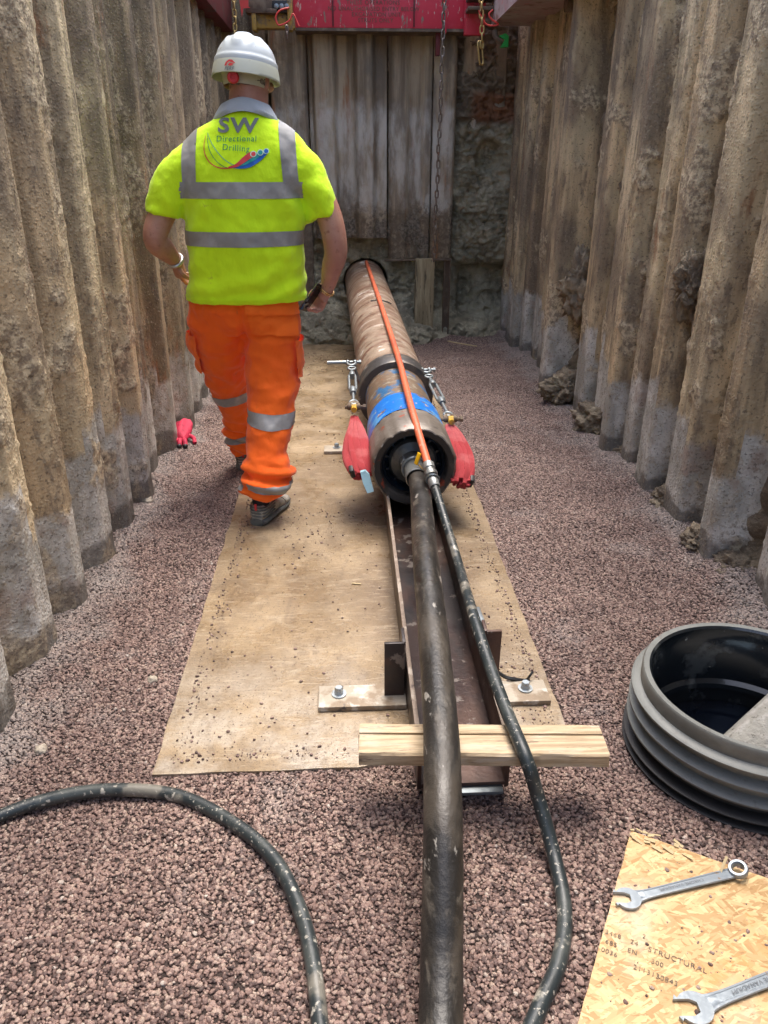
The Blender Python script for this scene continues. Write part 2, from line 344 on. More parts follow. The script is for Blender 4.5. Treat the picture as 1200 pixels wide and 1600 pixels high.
def mat_osb():
    t = NT('osb'); sep = []
    def strands(rot, sc, off):
        mp = t.n('ShaderNodeMapping'); t.put(mp.inputs[0], t.geo.outputs['Position']); mp.inputs['Rotation'].default_value = (0, 0, R(rot)); mp.inputs['Location'].default_value = off
        m2 = t.n('ShaderNodeMapping'); t.put(m2.inputs[0], mp.outputs[0]); m2.inputs['Scale'].default_value = (1, 4.5, 1); mp = m2
        v = t.n('ShaderNodeTexVoronoi'); t.put(v.inputs['Vector'], mp.outputs[0]); v.inputs['Scale'].default_value = sc
        s = t.n('ShaderNodeSeparateColor'); t.put(s.inputs[0], v.outputs['Color']); return s.outputs[0], s.outputs[1]
    a, a2 = strands(20, 30, (0, 0, 0)); b, b2 = strands(70, 26, (2, 1, 0)); c, c2 = strands(-25, 34, (5, 1, 0))
    x = t.mix(t.step(a2, .45, .5), t.mix(0., a, a), b); x = t.mix(t.step(c2, .6, .65), x, c)
    col = t.mix(x, (.36, .21, .08), (.66, .47, .24))
    col = t.mix(t.step(t.noise(6, 5, .6), .55, .68, 0, .6), col, (.62, .30, .09))
    col = t.mix(t.step(t.noise(5, 5, .6, off=(4, 4, 0)), .5, .64, 0, .5), col, (.60, .50, .39))
    col = t.mix(t.step(t.noise(45, 4, .7, (1, 3, 1)), .58, .66, 0, .75), col, (.30, .15, .05))
    sh = t.n('ShaderNodeRGBToBW'); t.put(sh.inputs[0], x)
    return t.out(col, .62, 0., t.bump(sh.outputs[0], .35, .003, t.bump(t.noise(70, 4, .7), .3, .003)))
M['osb'] = mat_osb(); M['ink'] = MAT('print_ink', (.10, .08, .06), [(60, .5, .6, (.26, .19, .11))], .8)
M['chrome'] = MAT('chrome_spanner', (.27, .31, .345), [(25, .52, .64, (.32, .36, .39)), (40, .64, .7, (.28, .18, .1))], .3, .45, [(90, .25, .002)], True)
M['chrome_ink'] = MAT('spanner_stamp', (.12, .13, .14), (), .6)
def mat_ringout():
    t = NT('dusty_black_plastic'); X, Yc, Z = t.sep()
    col = t.mix(t.step(t.noise(7, 5, .6), .35, .65), (.10, .095, .078), (.17, .165, .142))
    nz = t.n('ShaderNodeSeparateXYZ'); t.put(nz.inputs[0], t.geo.outputs['Normal'])
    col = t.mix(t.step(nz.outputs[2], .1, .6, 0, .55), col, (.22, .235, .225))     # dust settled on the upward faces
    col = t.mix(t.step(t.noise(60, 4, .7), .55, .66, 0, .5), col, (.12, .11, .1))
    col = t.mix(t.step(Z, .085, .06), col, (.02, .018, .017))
    return t.out(col, .55, 0., t.bump(t.noise(50, 4, .7), .3, .003))
M['ring_out'] = mat_ringout()
M['ring_in'] = MAT('wet_black_plastic', (.012, .015, .018), [(9, .55, .66, (.055, .06, .06)), (22, .66, .7, (.35, .34, .3))], .16, 0, [(20, .15, .004)], Specular_IOR_Level=.6)
M['water'] = MAT('dark_water', (.002, .003, .006), (), .04, 0, [(6, .05, .002)])
M['cement'] = MAT('cement_pipe', (.36, .345, .30), [(30, .5, .62, (.46, .44, .40)), (50, .6, .66, (.15, .14, .12)), (5, .6, .7, (.3, .27, .22))], .85, 0, [(60, .8, .008), (20, .5, .01)], True)
M['red_paint'] = MAT('worn_red_paint', (.58, .028, .055), [(4, .52, .66, (.62, .09, .12)), (9, .60, .66, (.26, .20, .15), (1.4, 1, .6)), (22, .62, .68, (.60, .42, .36), (2, 1, .5)), (3.3, .64, .67, (.27, .19, .13))], .5, 0, [(40, .3, .004)])
M['darkred'] = MAT('dark_red_steel', (.13, .015, .017), [(8, .55, .65, (.09, .05, .04))], .6, 0, [(30, .3, .004)])
M['pinkgrey'] = MAT('faded_red_steel', (.40, .27, .25), [(5, .45, .6, (.44, .36, .33)), (9, .55, .65, (.24, .15, .12)), (12, .6, .68, (.5, .17, .16))], .6, 0, [(30, .4, .006)])
M['under'] = MAT('muddy_steel', (.11, .075, .05), [(9, .5, .65, (.2, .15, .1))], .75, 0, [(30, .5, .006)])
M['brass'] = MAT('muddy_yellow_bracket', (.42, .27, .06), [(10, .5, .6, (.25, .18, .09)), (20, .58, .68, (.12, .09, .06))], .55, .2, [(40, .5, .005)])
M['chain'] = MAT('steel_chain', (.20, .16, .13), [(12, .48, .6, (.30, .27, .24)), (9, .58, .66, (.22, .07, .03))], .45, .6, (), True)
M['goldchain'] = MAT('gold_chain', (.50, .35, .13), [(14, .5, .62, (.30, .20, .09))], .4, .6, (), True)
M['redwire'] = MAT('red_wire', (.68, .06, .05), (), .45)
M['green'] = MAT('green_plastic', (.02, .34, .06), (), .4)
M['sling'] = None
def mat_sling():
    t = NT('red_webbing'); w = t.n('ShaderNodeTexWave', wave_type='BANDS', bands_direction='X'); t.put(w.inputs[0], t.tc.outputs['Object']); w.inputs['Scale'].default_value = 90; w.inputs['Distortion'].default_value = 2.0; w.inputs['Detail'].default_value = 2
    col = t.mix(w.outputs['Fac'], (.52, .03, .04), (.72, .09, .10)); col = t.mix(t.step(t.noise(9, 4, .6, local=True), .5, .65, 0, .6), col, (.74, .20, .20))
    return t.out(col, .7, 0., t.bump(w.outputs['Fac'], .8, .006))
M['sling'] = mat_sling(); M['black'] = MAT('black_rubber', (.015, .015, .016), (), .5)
M['paleblue'] = MAT('pale_blue_plastic', (.32, .50, .56), [(20, .5, .6, (.25, .4, .46))], .4)
M['bolt'] = MAT('zinc_bolt', (.42, .47, .50), [(60, .55, .66, (.28, .26, .22))], .35, .6, (), True)
def fabric(name, c, c2, sc=900):
    t = NT(name); col = t.mix(t.step(t.noise(4, 4, .6, local=True), .35, .68, 0, .5), c, c2)
    col = t.mix(t.step(t.noise(13, 5, .7, local=True, off=(3, 1, 6)), .64, .74, 0, .35), col, (.16, .13, .06))
    nb = t.bump(t.noise(sc, 2, .5, local=True), .12, .001, t.bump(t.noise(32, 4, .6, (1.3, 1, .6), True), .25, .006, t.bump(t.noise(11, 4, .55, (1, 1, .7), True), .45, .02))); return t.out(col, .85, 0., nb, Sheen_Weight=.15)
M['shirt'] = fabric('yellow_polo', (.66, 1.0, .004), (.58, .94, .004))
M['trouser'] = fabric('orange_trousers', (1.0, .15, .003), (.95, .11, .002))
M['trouser_seam'] = fabric('orange_flap', (1.0, .17, .004), (.95, .13, .003))
M['collar'] = fabric('grey_collar', (.42, .46, .49), (.36, .39, .42)); M['reflect'] = MAT('reflective_tape', (.27, .27, .26), [(9, .45, .6, (.34, .335, .325))], .42, .0, [(300, .2, .001)], True)
M['sock'] = MAT('dark_sock', (.02, .02, .025), (), .9)
M['skin'] = MAT('skin', (.48, .26, .185), [(9, .42, .62, (.42, .195, .14)), (40, .58, .7, (.32, .15, .10))], .5, 0, [(120, .3, .002)], True, Subsurface_Weight=.12, Subsurface_Scale=.01)
M['hair'] = MAT('grey_brown_hair', (.13, .10, .08), [(60, .45, .6, (.22, .19, .16))], .8, 0, [(200, .6, .004)], True)
M['helmet'] = MAT('white_helmet', (.54, .59, .60), [(40, .66, .7, (.4, .38, .33))], .28, 0, (), True)
M['helmet_rim'] = MAT('cream_helmet_rim', (.50, .52, .43), [(30, .6, .68, (.4, .38, .3))], .38, 0, (), True)
M['liner'] = MAT('helmet_liner', (.50, .48, .36), (), .6); M['knob'] = MAT('red_knob', (.6, .02, .025), (), .4)
M['lred'] = MAT('logo_red', (.62, .045, .05), (), .6); M['lgreen'] = MAT('logo_green', (.01, .26, .10), (), .6); M['lteal'] = MAT('logo_teal', (.01, .30, .30), (), .6)
M['lblue'] = MAT('logo_blue', (.008, .12, .50), (), .6); M['lpale'] = MAT('logo_outline', (.55, .80, .62), (), .6); M['lgrey'] = MAT('logo_grey', (.17, .19, .19), (), .6)
M['shoe'] = MAT('suede_shoe', (.30, .28, .235), [(20, .45, .6, (.42, .39, .33)), (45, .55, .65, (.2, .19, .165))], .8, 0, [(90, .5, .003)], True)
M['shoe_pale'] = MAT('pale_shoe_toe', (.46, .43, .37), [(20, .5, .6, (.27, .25, .2))], .75, 0, [(60, .4, .003)], True)
M['sole'] = MAT('shoe_sole', (.13, .135, .12), [(30, .5, .6, (.07, .07, .065))], .7, 0, [(40, .5, .003)], True)
M['phone'] = MAT('black_phone', (.012, .013, .014), (), .12); M['phone_edge'] = MAT('phone_edge', (.3, .3, .3), (), .25, .8)
M['gold'] = MAT('gold_bracelet', (.75, .5, .2), (), .25, .9); M['silver'] = MAT('watch_metal', (.5, .5, .48), (), .3, .8)
M['glove'] = MAT('pink_red_glove', (.62, .03, .08), [(30, .5, .6, (.45, .02, .06))], .7, 0, [(60, .5, .004)], True)
M['post'] = MAT('weathered_timber_post', (.30, .24, .14), [(6, .45, .6, (.42, .35, .22), (6, 6, .5)), (10, .55, .65, (.1, .08, .05), (6, 6, .5))], .8, 0, [(30, .5, .005, (5, 5, .5))])
M['stone'] = MAT('pale_stone', (.38, .33, .26), [(30, .5, .6, (.28, .23, .18))], .8, 0, [(50, .5, .004)], True)
M['splinter'] = MAT('pale_splinter', (.46, .36, .20), (), .7)

# ------------------------------------------------------------------ ground
RC = np.array([1.05, 1.56]); RR = .29         # centre and radius of the plastic ring
def ground_h(x, y):
    p = np.stack([x, y, np.zeros_like(x)], -1).reshape(-1, 3)
    h = (fbm(p, 1.3, 3)*.022+fbm(p, 5, 3, 4.)*.010).reshape(x.shape)
    onplate = ss(x, -.75, -.5)*ss(x, .85, .62)*ss(y, 1.35, 1.6)
    h = h*(1-.75*onplate)-.004*onplate
    near = ss(y, 1.55, 1.2)                          # the hose and board lie on calmer gravel
    h = h*(1-.3*near)
    h = h+ss(x, -.78, -1.1)*.035*(1+fbm(p, 3, 2, 8.).reshape(x.shape))+ss(x, 1.2, 1.5)*.035*(1+fbm(p, 3, 2, 8.).reshape(x.shape))
    d = np.hypot(x-RC[0], y-RC[1]); dirn = ss((x-RC[0])*-.6+(y-RC[1])*-.8, -.15, .12)
    h = h-.005*ss(d, RR+.10, RR+.03)*dirn-.2*ss(d, RR+.005, RR-.02)
    h = h+.05*ss(y, 6.7, 7.2)
    return h
xs = np.linspace(-1.45, 1.95, 171); ys = np.concatenate([np.linspace(-4, .4, 12), np.linspace(.45, 2.6, 120), np.linspace(2.63, 7.6, 140)])
XX, YY = np.meshgrid(xs, ys, indexing='ij'); ZZ = ground_h(XX, YY)
ground = tag(link('ground', grid_mesh(np.stack([XX, YY, ZZ], -1)), M['ground'], loc=(0, 0, 0)), kind='structure')

def pebble_group(name, dens, smin, smax, mat, seed=0, sub=2, seps=None):
    """geometry nodes: scatter rounded stones of six shapes over the faces of the object"""
    ng = bpy.data.node_groups.new(name, 'GeometryNodeTree'); N = ng.nodes.new; L = ng.links.new
    ng.interface.new_socket('Geometry', in_out='INPUT', socket_type='NodeSocketGeometry'); ng.interface.new_socket('Geometry', in_out='OUTPUT', socket_type='NodeSocketGeometry')
    gi = N('NodeGroupInput'); go = N('NodeGroupOutput')
    dp = N('GeometryNodeDistributePointsOnFaces'); L(gi.outputs[0], dp.inputs['Mesh']); dp.inputs['Seed'].default_value = seed
    na = N('GeometryNodeInputNamedAttribute'); na.data_type = 'FLOAT'; na.inputs[0].default_value = 'dens'
    mu = N('ShaderNodeMath'); mu.operation = 'MULTIPLY'; mu.inputs[1].default_value = dens; L(na.outputs[0], mu.inputs[0]); L(mu.outputs[0], dp.inputs['Density'])
    join = N('GeometryNodeGeometryToInstance')
    for i in range(6):
        ic = N('GeometryNodeMeshIcoSphere'); ic.inputs['Radius'].default_value = 1; ic.inputs['Subdivisions'].default_value = sub
        pos = N('GeometryNodeInputPosition'); nz = N('ShaderNodeTexNoise'); nz.inputs['Scale'].default_value = 1.1; nz.inputs['Detail'].default_value = 1.5
        va = N('ShaderNodeVectorMath'); va.operation = 'ADD'; va.inputs[1].default_value = (i*7.3, i*3.1, i); L(pos.outputs[0], va.inputs[0]); L(va.outputs[0], nz.inputs['Vector'])
        m1 = N('ShaderNodeVectorMath'); m1.operation = 'SUBTRACT'; L(nz.outputs['Color'], m1.inputs[0]); m1.inputs[1].default_value = (.5, .5, .5)
        m2 = N('ShaderNodeVectorMath'); m2.operation = 'SCALE'; L(m1.outputs[0], m2.inputs[0]); m2.inputs['Scale'].default_value = 1.5
        sp = N('GeometryNodeSetPosition'); L(ic.outputs[0], sp.inputs['Geometry']); L(m2.outputs[0], sp.inputs['Offset'])
        tr = N('GeometryNodeTransform'); L(sp.outputs[0], tr.inputs['Geometry']); tr.inputs['Scale'].default_value = (1, .62+.06*i, .48+.05*((i*5) % 6))
        sm = N('GeometryNodeSetShadeSmooth'); L(tr.outputs[0], sm.inputs['Geometry']); mt = N('GeometryNodeSetMaterial'); mt.inputs['Material'].default_value = mat
        L(sm.outputs[0], mt.inputs['Geometry']); L(mt.outputs[0], join.inputs[0])
    io = N('GeometryNodeInstanceOnPoints'); L(dp.outputs['Points'], io.inputs['Points']); L(join.outputs[0], io.inputs['Instance']); io.inputs['Pick Instance'].default_value = True
    ri = N('FunctionNodeRandomValue'); ri.data_type = 'INT'; ri.inputs[4].default_value = 0; ri.inputs[5].default_value = 5; ri.inputs['Seed'].default_value = 3; L(ri.outputs[2], io.inputs['Instance Index'])
    rr = N('FunctionNodeRandomValue'); rr.data_type = 'FLOAT_VECTOR'; rr.inputs[0].default_value = (-.7, -.7, 0); rr.inputs[1].default_value = (.7, .7, 6.28); rr.inputs['Seed'].default_value = 5; L(rr.outputs[0], io.inputs['Rotation'])
    rs = N('FunctionNodeRandomValue'); rs.data_type = 'FLOAT'; rs.inputs[2].default_value = 0; rs.inputs[3].default_value = 1; rs.inputs['Seed'].default_value = 9
    pw = N('ShaderNodeMath'); pw.operation = 'POWER'; pw.inputs[1].default_value = 2.2; L(rs.outputs[1], pw.inputs[0])
    mr = N('ShaderNodeMapRange'); mr.inputs['To Min'].default_value = smin; mr.inputs['To Max'].default_value = smax; L(pw.outputs[0], mr.inputs[0]); L(mr.outputs[0], io.inputs['Scale'])
    tl = N('GeometryNodeTranslateInstances'); L(io.outputs[0], tl.inputs[0]); rz = N('FunctionNodeRandomValue'); rz.data_type = 'FLOAT_VECTOR'; rz.inputs['Seed'].default_value = 11
    rz.inputs[0].default_value = (0, 0, 0); rz.inputs[1].default_value = (0, 0, smin*1.1); L(rz.outputs[0], tl.inputs['Translation'])
    L(tl.outputs[0], go.inputs[0]); return ng
def set_attr(me, name, vals):
    a = me.attributes.new(name, 'FLOAT', 'POINT'); a.data.foreach_set('value', np.asarray(vals, np.float32).reshape(-1))
def scatter(name, P, dens_vals, dens, smin, smax, seed, **t):
    me = grid_mesh(P); o = link(name, me, M['pebble'], loc=(0, 0, 0)); set_attr(me, 'dens', dens_vals)
    md = o.modifiers.new('scatter', 'NODES'); md.node_group = pebble_group(name, dens, smin, smax, M['pebble'], seed); return tag(o, **t)
# plate outline (world): left edge x -.55, right edge x .60, near edge y 1.52-1.66
PL = [G(238, 1215)[:2], G(420, 1208)[:2], G(560, 1203)[:2], G(700, 1172)[:2], G(885, 1143)[:2], G(800, 920)[:2], (.61, 3.4), (.60, 5.0), (.55, 6.9), (-.42, 6.95), G(375, 772)[:2]]
PLn = np.array(PL)
def inside(x, y, poly):
    c = np.zeros(x.shape, bool); n = len(poly); j = n-1
    for i in range(n):
        xi, yi = poly[i]; xj, yj = poly[j]
        c ^= ((yi > y) != (yj > y)) & (x < (xj-xi)*(y-yi)/(yj-yi+1e-12)+xi); j = i
    return c
xs = np.linspace(-1.3, 1.7, 151); ys = np.linspace(.45, 7.35, 300); GX, GY = np.meshgrid(xs, ys, indexing='ij')
dn = np.ones(GX.shape); cen = PLn.mean(0); dn[inside(GX+.03*pn(np.stack([GX*6, GY*6, GX*0], -1).reshape(-1, 3)).reshape(GX.shape)-.01, GY+.03*pn(np.stack([GX*7, GY*7, GX*0+4], -1).reshape(-1, 3)).reshape(GX.shape), (PLn-cen)*np.array([.955, .985])+cen)] = 0
dn[np.hypot(GX-RC[0], GY-RC[1]) < RR-.01] = 0
# outside the camera's view nothing is scattered
pz = GX*_r[0]+GY*_r[1]; dep = GX*_f[0]+GY*_f[1]-CAMH*_f[2]; dn[(np.abs(pz/dep) > .62)] = 0
hz = GROUND = ground_h(GX, GY)+.002
gravel = scatter('gravel', np.stack([GX, GY, hz], -1), dn, 34000, .0032, .0076, 1, kind='stuff')

# steel plate under the cradle
bm = bmesh.new(); nn = []
for i in range(len(PL)):
    a, b = np.array(PL[i]), np.array(PL[(i+1) % len(PL)]); k = max(2, int(np.linalg.norm(b-a)/.05))
    for t_ in np.arange(k)/k:
        p = a+(b-a)*t_; q = np.array([[p[0]*9, p[1]*9, 0]]); nn.append(p+pn(q)[0]*.006)
b = B(); b.poly([(p[0], p[1], -.012) for p in nn], (0, 0, .022))
plate = b.put('steel_plate', M['plate']); tag(plate, 'long flat mud-covered tan steel plate laid on the gravel under the pipe and cradle', 'steel plate')
xs = np.linspace(-.5, .57, 60); ys = np.linspace(1.56, 6.6, 200); PX, PY = np.meshgrid(xs, ys, indexing='ij')
pp = np.stack([PX, PY, PX*0], -1).reshape(-1, 3)
cl = ss(fbm(pp, 2.5, 4, 3.), .0, .55).reshape(PX.shape)*.5+.10
cl = cl+4*ss(PX, -.46, -.5)*ss(fbm(pp, 8, 2, 19.).reshape(PX.shape), -.2, .3)+4*ss(PX, .53, .57)+4*ss(PY, 1.62, 1.57)*ss(fbm(pp, 8, 2, 29.).reshape(PX.shape), -.2, .3)+1.5*ss(PX, -.42, -.5)*ss(fbm(pp, 5, 2, 9.).reshape(PX.shape), -.3, .3)+1.6*ss(PX, .36, .57)*ss(PY, 2.6, 1.7)+.9*ss(PY, 1.85, 1.58)*ss(PX, -.1, -.5)+.9*ss(PX, -.40, -.5)*ss(fbm(pp, 4, 2).reshape(PX.shape), -.2, .3)
cl[inside(PX, PY, [(.13, 1), (.4, 1), (.4, 7), (.13, 7)])] = .0
ok_ = inside(PX, PY, (PLn-cen)*np.array([.97, .99])+cen); cl[~ok_] = 0
scatter('gravel_crumbs', np.stack([PX, PY, PX*0+.012], -1), cl, 1700, .0014, .0062, 2, kind='stuff')

# ------------------------------------------------------------------ sheet piles
def chaikin(p, n=2):
    p = np.array(p, float)
    for _ in range(n):
        q = [p[0]]
        for a, c in zip(p[:-1], p[1:]): q += [a*.90+c*.10, a*.10+c*.90]
        q.append(p[-1]); p = np.array(q)
    return p
def resample(p, d):
    s = np.r_[0, np.cumsum(np.linalg.norm(np.diff(p, axis=0), axis=1))]; n = max(4, int(s[-1]/d)); t = np.linspace(0, s[-1], n)
    return np.stack([np.interp(t, s, p[:, 0]), np.interp(t, s, p[:, 1])], -1)
def curtain(prof, P0, U, Nn, z0, z1, lean=0., mud=1., seed=0., du=.012, dz=.016, zfoot=None, clean=.5, ragged=0., mudz=None):
    """corrugated sheet: prof (u,w); P0 base, U along the wall, Nn towards the trench"""
    pr = resample(chaikin(prof), du); zs = np.arange(z0, z1, dz); n, k = len(pr), len(zs)
    P0, U, Nn = map(lambda v: np.array(v, float), (P0, U, Nn))
    W = pr[:, 1][:, None]*np.ones(k)[None]; Z = zs[None]*np.ones(n)[:, None]
    base = P0+pr[:, 0][:, None, None]*U+W[..., None]*Nn
    base[..., 2] += Z; base = base+(lean*Z)[..., None]*Nn
    t = np.gradient(pr, axis=0); nr = np.stack([-t[:, 1], t[:, 0]], -1); nr /= np.linalg.norm(nr, axis=1)[:, None]
    N3 = nr[:, 0][:, None]*U+nr[:, 1][:, None]*Nn
    q = base.reshape(-1, 3); wm = pr[:, 1].max(); rec = (1-np.clip(W/wm, 0, 1)).reshape(-1)
    cl = 1-clean*ss(Z.reshape(-1), .75, .35)
    m = ss(fbm(q*np.array([1, 1, .6]), 3.6, 5, seed)+.34*rec+.14*(mud-1), .26, .46)*cl
    if mudz: m = m*np.maximum(ss(q[:, 2]+.25*fbm(q, 5, 4, seed+2), mudz[1], mudz[0]), 0)
    lump = .35+.65*ss(fbm(q, 26, 3, seed+5), -.4, .5)
    chips = ss(fbm(q, 34, 2, 3.), .24, .36)*ss(fbm(q, 4, 3, seed+4), -.25, .2)
    rim = ss(fbm(q*np.array([1, 1, .8]), 6.5, 4, seed+12), .22, .40)*ss(fbm(q, 1.1, 2, seed+1), -.15, .2)*cl
    rim = rim*(0 if mudz else 1); m = np.maximum(m, rim)
    d = m*lump*.017*(.3+1.3*rec)*mud+rim*.007*ss(fbm(q, 40, 2, seed), -.1, .4) + fbm(q, 9, 4, seed+9)*.0012 + chips*.0055*(.15+.85*cl)
    D = d.reshape(n, k); D = D*(ss(np.arange(n), 0, 2)*.7+.3)[:, None]
    F = base+N3[:, None, :]*D[..., None]
    back = base-N3[:, None, :]*.012
    if ragged:
        e = ragged*fbm(np.stack([pr[:, 0]*7+seed, pr[:, 0]*0, pr[:, 0]*0], -1), 1, 3)
        for i in range(min(3, k)): F[:, i, 2] += e; back[:, i, 2] += e
    ring = np.concatenate([F, back[::-1]], 0)
    me = grid_mesh(ring, wrap_u=True)
    # close the bottom and top edges
    md = np.concatenate([m.reshape(n, k), np.zeros((n, k))], 0)
    set_attr(me, 'mud', md); return me
def place_pile(name, me, mt, label, grp, parent=None):
    o = link(name, me, mt); tag(o, label, 'sheet pile', grp); return o
ordn = ['first', 'second', 'third', 'fourth', 'fifth', 'sixth', 'seventh', 'eighth', 'ninth', 'tenth', 'eleventh', 'twelfth', 'thirteenth', 'fourteenth', 'fifteenth', 'sixteenth', 'seventeenth', 'eighteenth', 'nineteenth']
# left wall: far silhouette edge of each sheet (y), protrusion tweak
LEFT = [(1.44, 0), (1.78, 0), (2.13, -.005), (2.43, .0), (2.79, .0), (3.12, -.005), (3.42, .01), (3.77, -.045), (4.11, -.01), (4.50, .015), (4.86, .0), (5.2, -.02), (5.55, .01), (5.88, .0), (6.22, -.01), (6.56, .0), (6.9, .0), (7.22, .0)]
lbl = ['pale sheet with a yellow mud crust', 'sheet with grey foot and muddy top', 'sheet with dark wet foot', 'narrow sheet with a whitish crumbly foot', 'sheet with rusty flecks above a grey foot', 'dark narrow recessed sheet', 'dark brown sheet', 'brown sheet with lighter foot', 'brown sheet', 'brown sheet', 'brown sheet', 'brown sheet', 'dark sheet', 'dark sheet', 'dark sheet', 'dark sheet', 'dark sheet']
prev = None
for i, (yf, off) in enumerate(LEFT):
    if i == 0: continue
    y0 = LEFT[i-1][0]+.05; pitch = yf-LEFT[i-1][0]; w = .135+off
    prof = [(0, .0), (pitch*.06, 0), (pitch*.46, w*.86), (pitch*.54, w), (pitch-.060, w), (pitch-.046, w*.92), (pitch-.018, 0.01), (pitch+.012, -.004)]
    me = curtain(prof, (-1.110, y0, -.12), (0, 1, 0), (1, 0, 0), 0, 3.5, .012, [1.0, 1.5, 1.2, .8, 1.0, .8][i % 6], i*3.7, du=.011 if yf < 4 else .018, dz=.015 if yf < 4 else .028)
    k = i-1; near = 'nearest the camera' if k == 0 else ('the farthest, in the back left corner' if i == len(LEFT)-1 else '%s from the camera on the left wall' % ordn[k])
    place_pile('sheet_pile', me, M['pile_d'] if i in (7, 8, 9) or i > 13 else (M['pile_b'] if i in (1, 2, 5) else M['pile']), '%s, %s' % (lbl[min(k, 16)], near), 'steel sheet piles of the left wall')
# right wall: (far edge y, near edge y, face x)
RIGHT = [(1.62, 1.98, 1.43), (2.05, 2.36, 1.47), (2.47, 2.56, 1.50), (2.60, 2.80, 1.405), (2.93, 3.20, 1.43), (3.28, 3.50, 1.41), (3.60, 3.80, 1.445), (3.86, 4.02, 1.40), (4.12, 4.42, 1.47), (4.50, 4.78, 1.45), (5.08, 5.30, 1.35), (5.34, 5.58, 1.44), (5.66, 5.86, 1.47), (5.98, 6.2, 1.50), (6.24, 6.42, 1.45), (6.46, 6.7, 1.41), (6.78, 6.98, 1.44), (7.04, 7.24, 1.43)]
RIGHT[2] = (2.24, 2.42, 1.49); RIGHT[3] = (2.575, 2.72, 1.40)
rl = ['pale spattered sheet', 'pale sheet with red paint flecks', 'rust-streaked sheet', 'slim sheet with wet dark foot', 'wide flat sheet with grey foot', 'narrow rusty sheet', 'wide sheet with cream foot', 'slim rounded sheet', 'wide sheet with scratched grey foot', 'sheet beside muddy gap', 'leaning pale-edged sheet', 'narrow sheet', 'brown sheet', 'brown narrow sheet', 'rusty brown sheet', 'greyish sheet with whitish foot', 'brown sheet', 'sheet in the back right corner']
for i, (ya, yb, xf) in enumerate(RIGHT):
    base = 1.585; w = base-xf; L = yb-ya
    prof = [(-.045, 0), (-.03, .012), (-.006, w*.9), (.012, w), (L*.60, w), (L*.80, w*.86), (L, w*.25), (L+.05, 0)]
    prof = [(-a, b_) for a, b_ in prof][::-1] if False else prof
    me = curtain(prof, (base, ya, -.12), (0, 1, 0), (-1, 0, 0), 0, 3.5, -.004, [.9, 1.1, .8, 1.0][i % 4], 60+i*2.9, du=.011 if ya < 4 else .018, dz=.015 if ya < 4 else .028)
    near = 'the nearest on the right wall' if i == 0 else '%s from the camera on the right wall' % ordn[i]
    place_pile('sheet_pile', me, M['pile_b'] if i in (0, 1, 4, 6, 8, 15) else M['pile'], '%s, %s' % (rl[i], near), 'steel sheet piles of the right wall')
# soil banks seen between and behind the piles
def bank(name, P0, U, Nn, L, z1, amp, mt, seed, du=.025, **k):
    us = np.arange(0, L, du); zs = np.arange(-.15, z1, du); UU, Zq = np.meshgrid(us, zs, indexing='ij'); P0, U, Nn = map(lambda v: np.array(v, float), (P0, U, Nn))
    P = P0+UU[..., None]*U; P[..., 2] = Zq; q = P.reshape(-1, 3)
    d = amp*(ss(fbm(q, 2.6, 4, seed), -.25, .5)+.5*fbm(q, 9, 4, seed+3)+.35*np.abs(fbm(q, 5, 4, seed+8)))
    P = P+(d.reshape(UU.shape)*(1+.7*ss(Zq, .5, .0)))[..., None]*Nn; return tag(link(name, grid_mesh(P), mt, loc=(0, 0, 0)), **k)
bank('soil_bank', (-1.135, -3.4, 0), (0, 1, 0), (1, 0, 0), 10.8, 3.4, .055, M['bank'], 2., kind='structure')
bank('soil_bank', (1.625, -3.4, 0), (0, 1, 0), (-1, 0, 0), 10.8, 3.4, .085, M['bank'], 30., kind='structure')
# back face of clay, with the bore in it
us = np.arange(-1.3, 1.75, .011); zs = np.arange(-.2, 3.4, .011); UU, Zq = np.meshgrid(us, zs, indexing='ij'); q = np.stack([UU*1., UU*0+3, Zq], -1).reshape(-1, 3)
rid = 1-np.abs(fbm(q*np.array([1, 1, 1.6]), 3.2, 5, 11.)).reshape(UU.shape)*2
rid2 = np.abs(fbm(q*np.array([1, 1, 1.9]), 7.5, 4, 21.)).reshape(UU.shape)
d = .06+.06*ss(fbm(q, 2.4, 4, 7.), -.3, .4).reshape(UU.shape)+.03*rid-.05*rid2+fbm(q, 17, 5, 5., .65).reshape(UU.shape)*.022-.03*ss(np.abs(fbm(q, 4.5, 3, 31.)).reshape(UU.shape), .05, .0)
d = d+.14*ss(Zq, .75, .1)*ss(UU, 1.05, .5)                    # slumped heap at the foot left
d = d+.26*ss(Zq+.12*fbm(q, 3, 3, 2.).reshape(UU.shape), .33, .0)
d = d+.06*ss(UU, .93, 1.0)*ss(Zq, .62, .72)                          # clay column on the right overhangs
d = d-.13*ss(UU, 1.0, 1.06)*ss(Zq, .68, .6)*ss(Zq, .1, .4)-.10*ss(np.hypot(UU-1.25, (Zq-1.55)*.8), .14, .06)
d = d-.12*ss(Zq, .93, 1.05)*ss(UU, .93, .88)                 # behind the sheets
bore = np.hypot(UU-.165, Zq-.505); d = np.where(bore < .205, d-.5*ss(bore, .205, .19), d)
PB = np.stack([UU, 7.30-d, Zq], -1)
bo = tag(link('clay_face', grid_mesh(PB), M['clay'], loc=(0, 0, 0)), kind='structure')
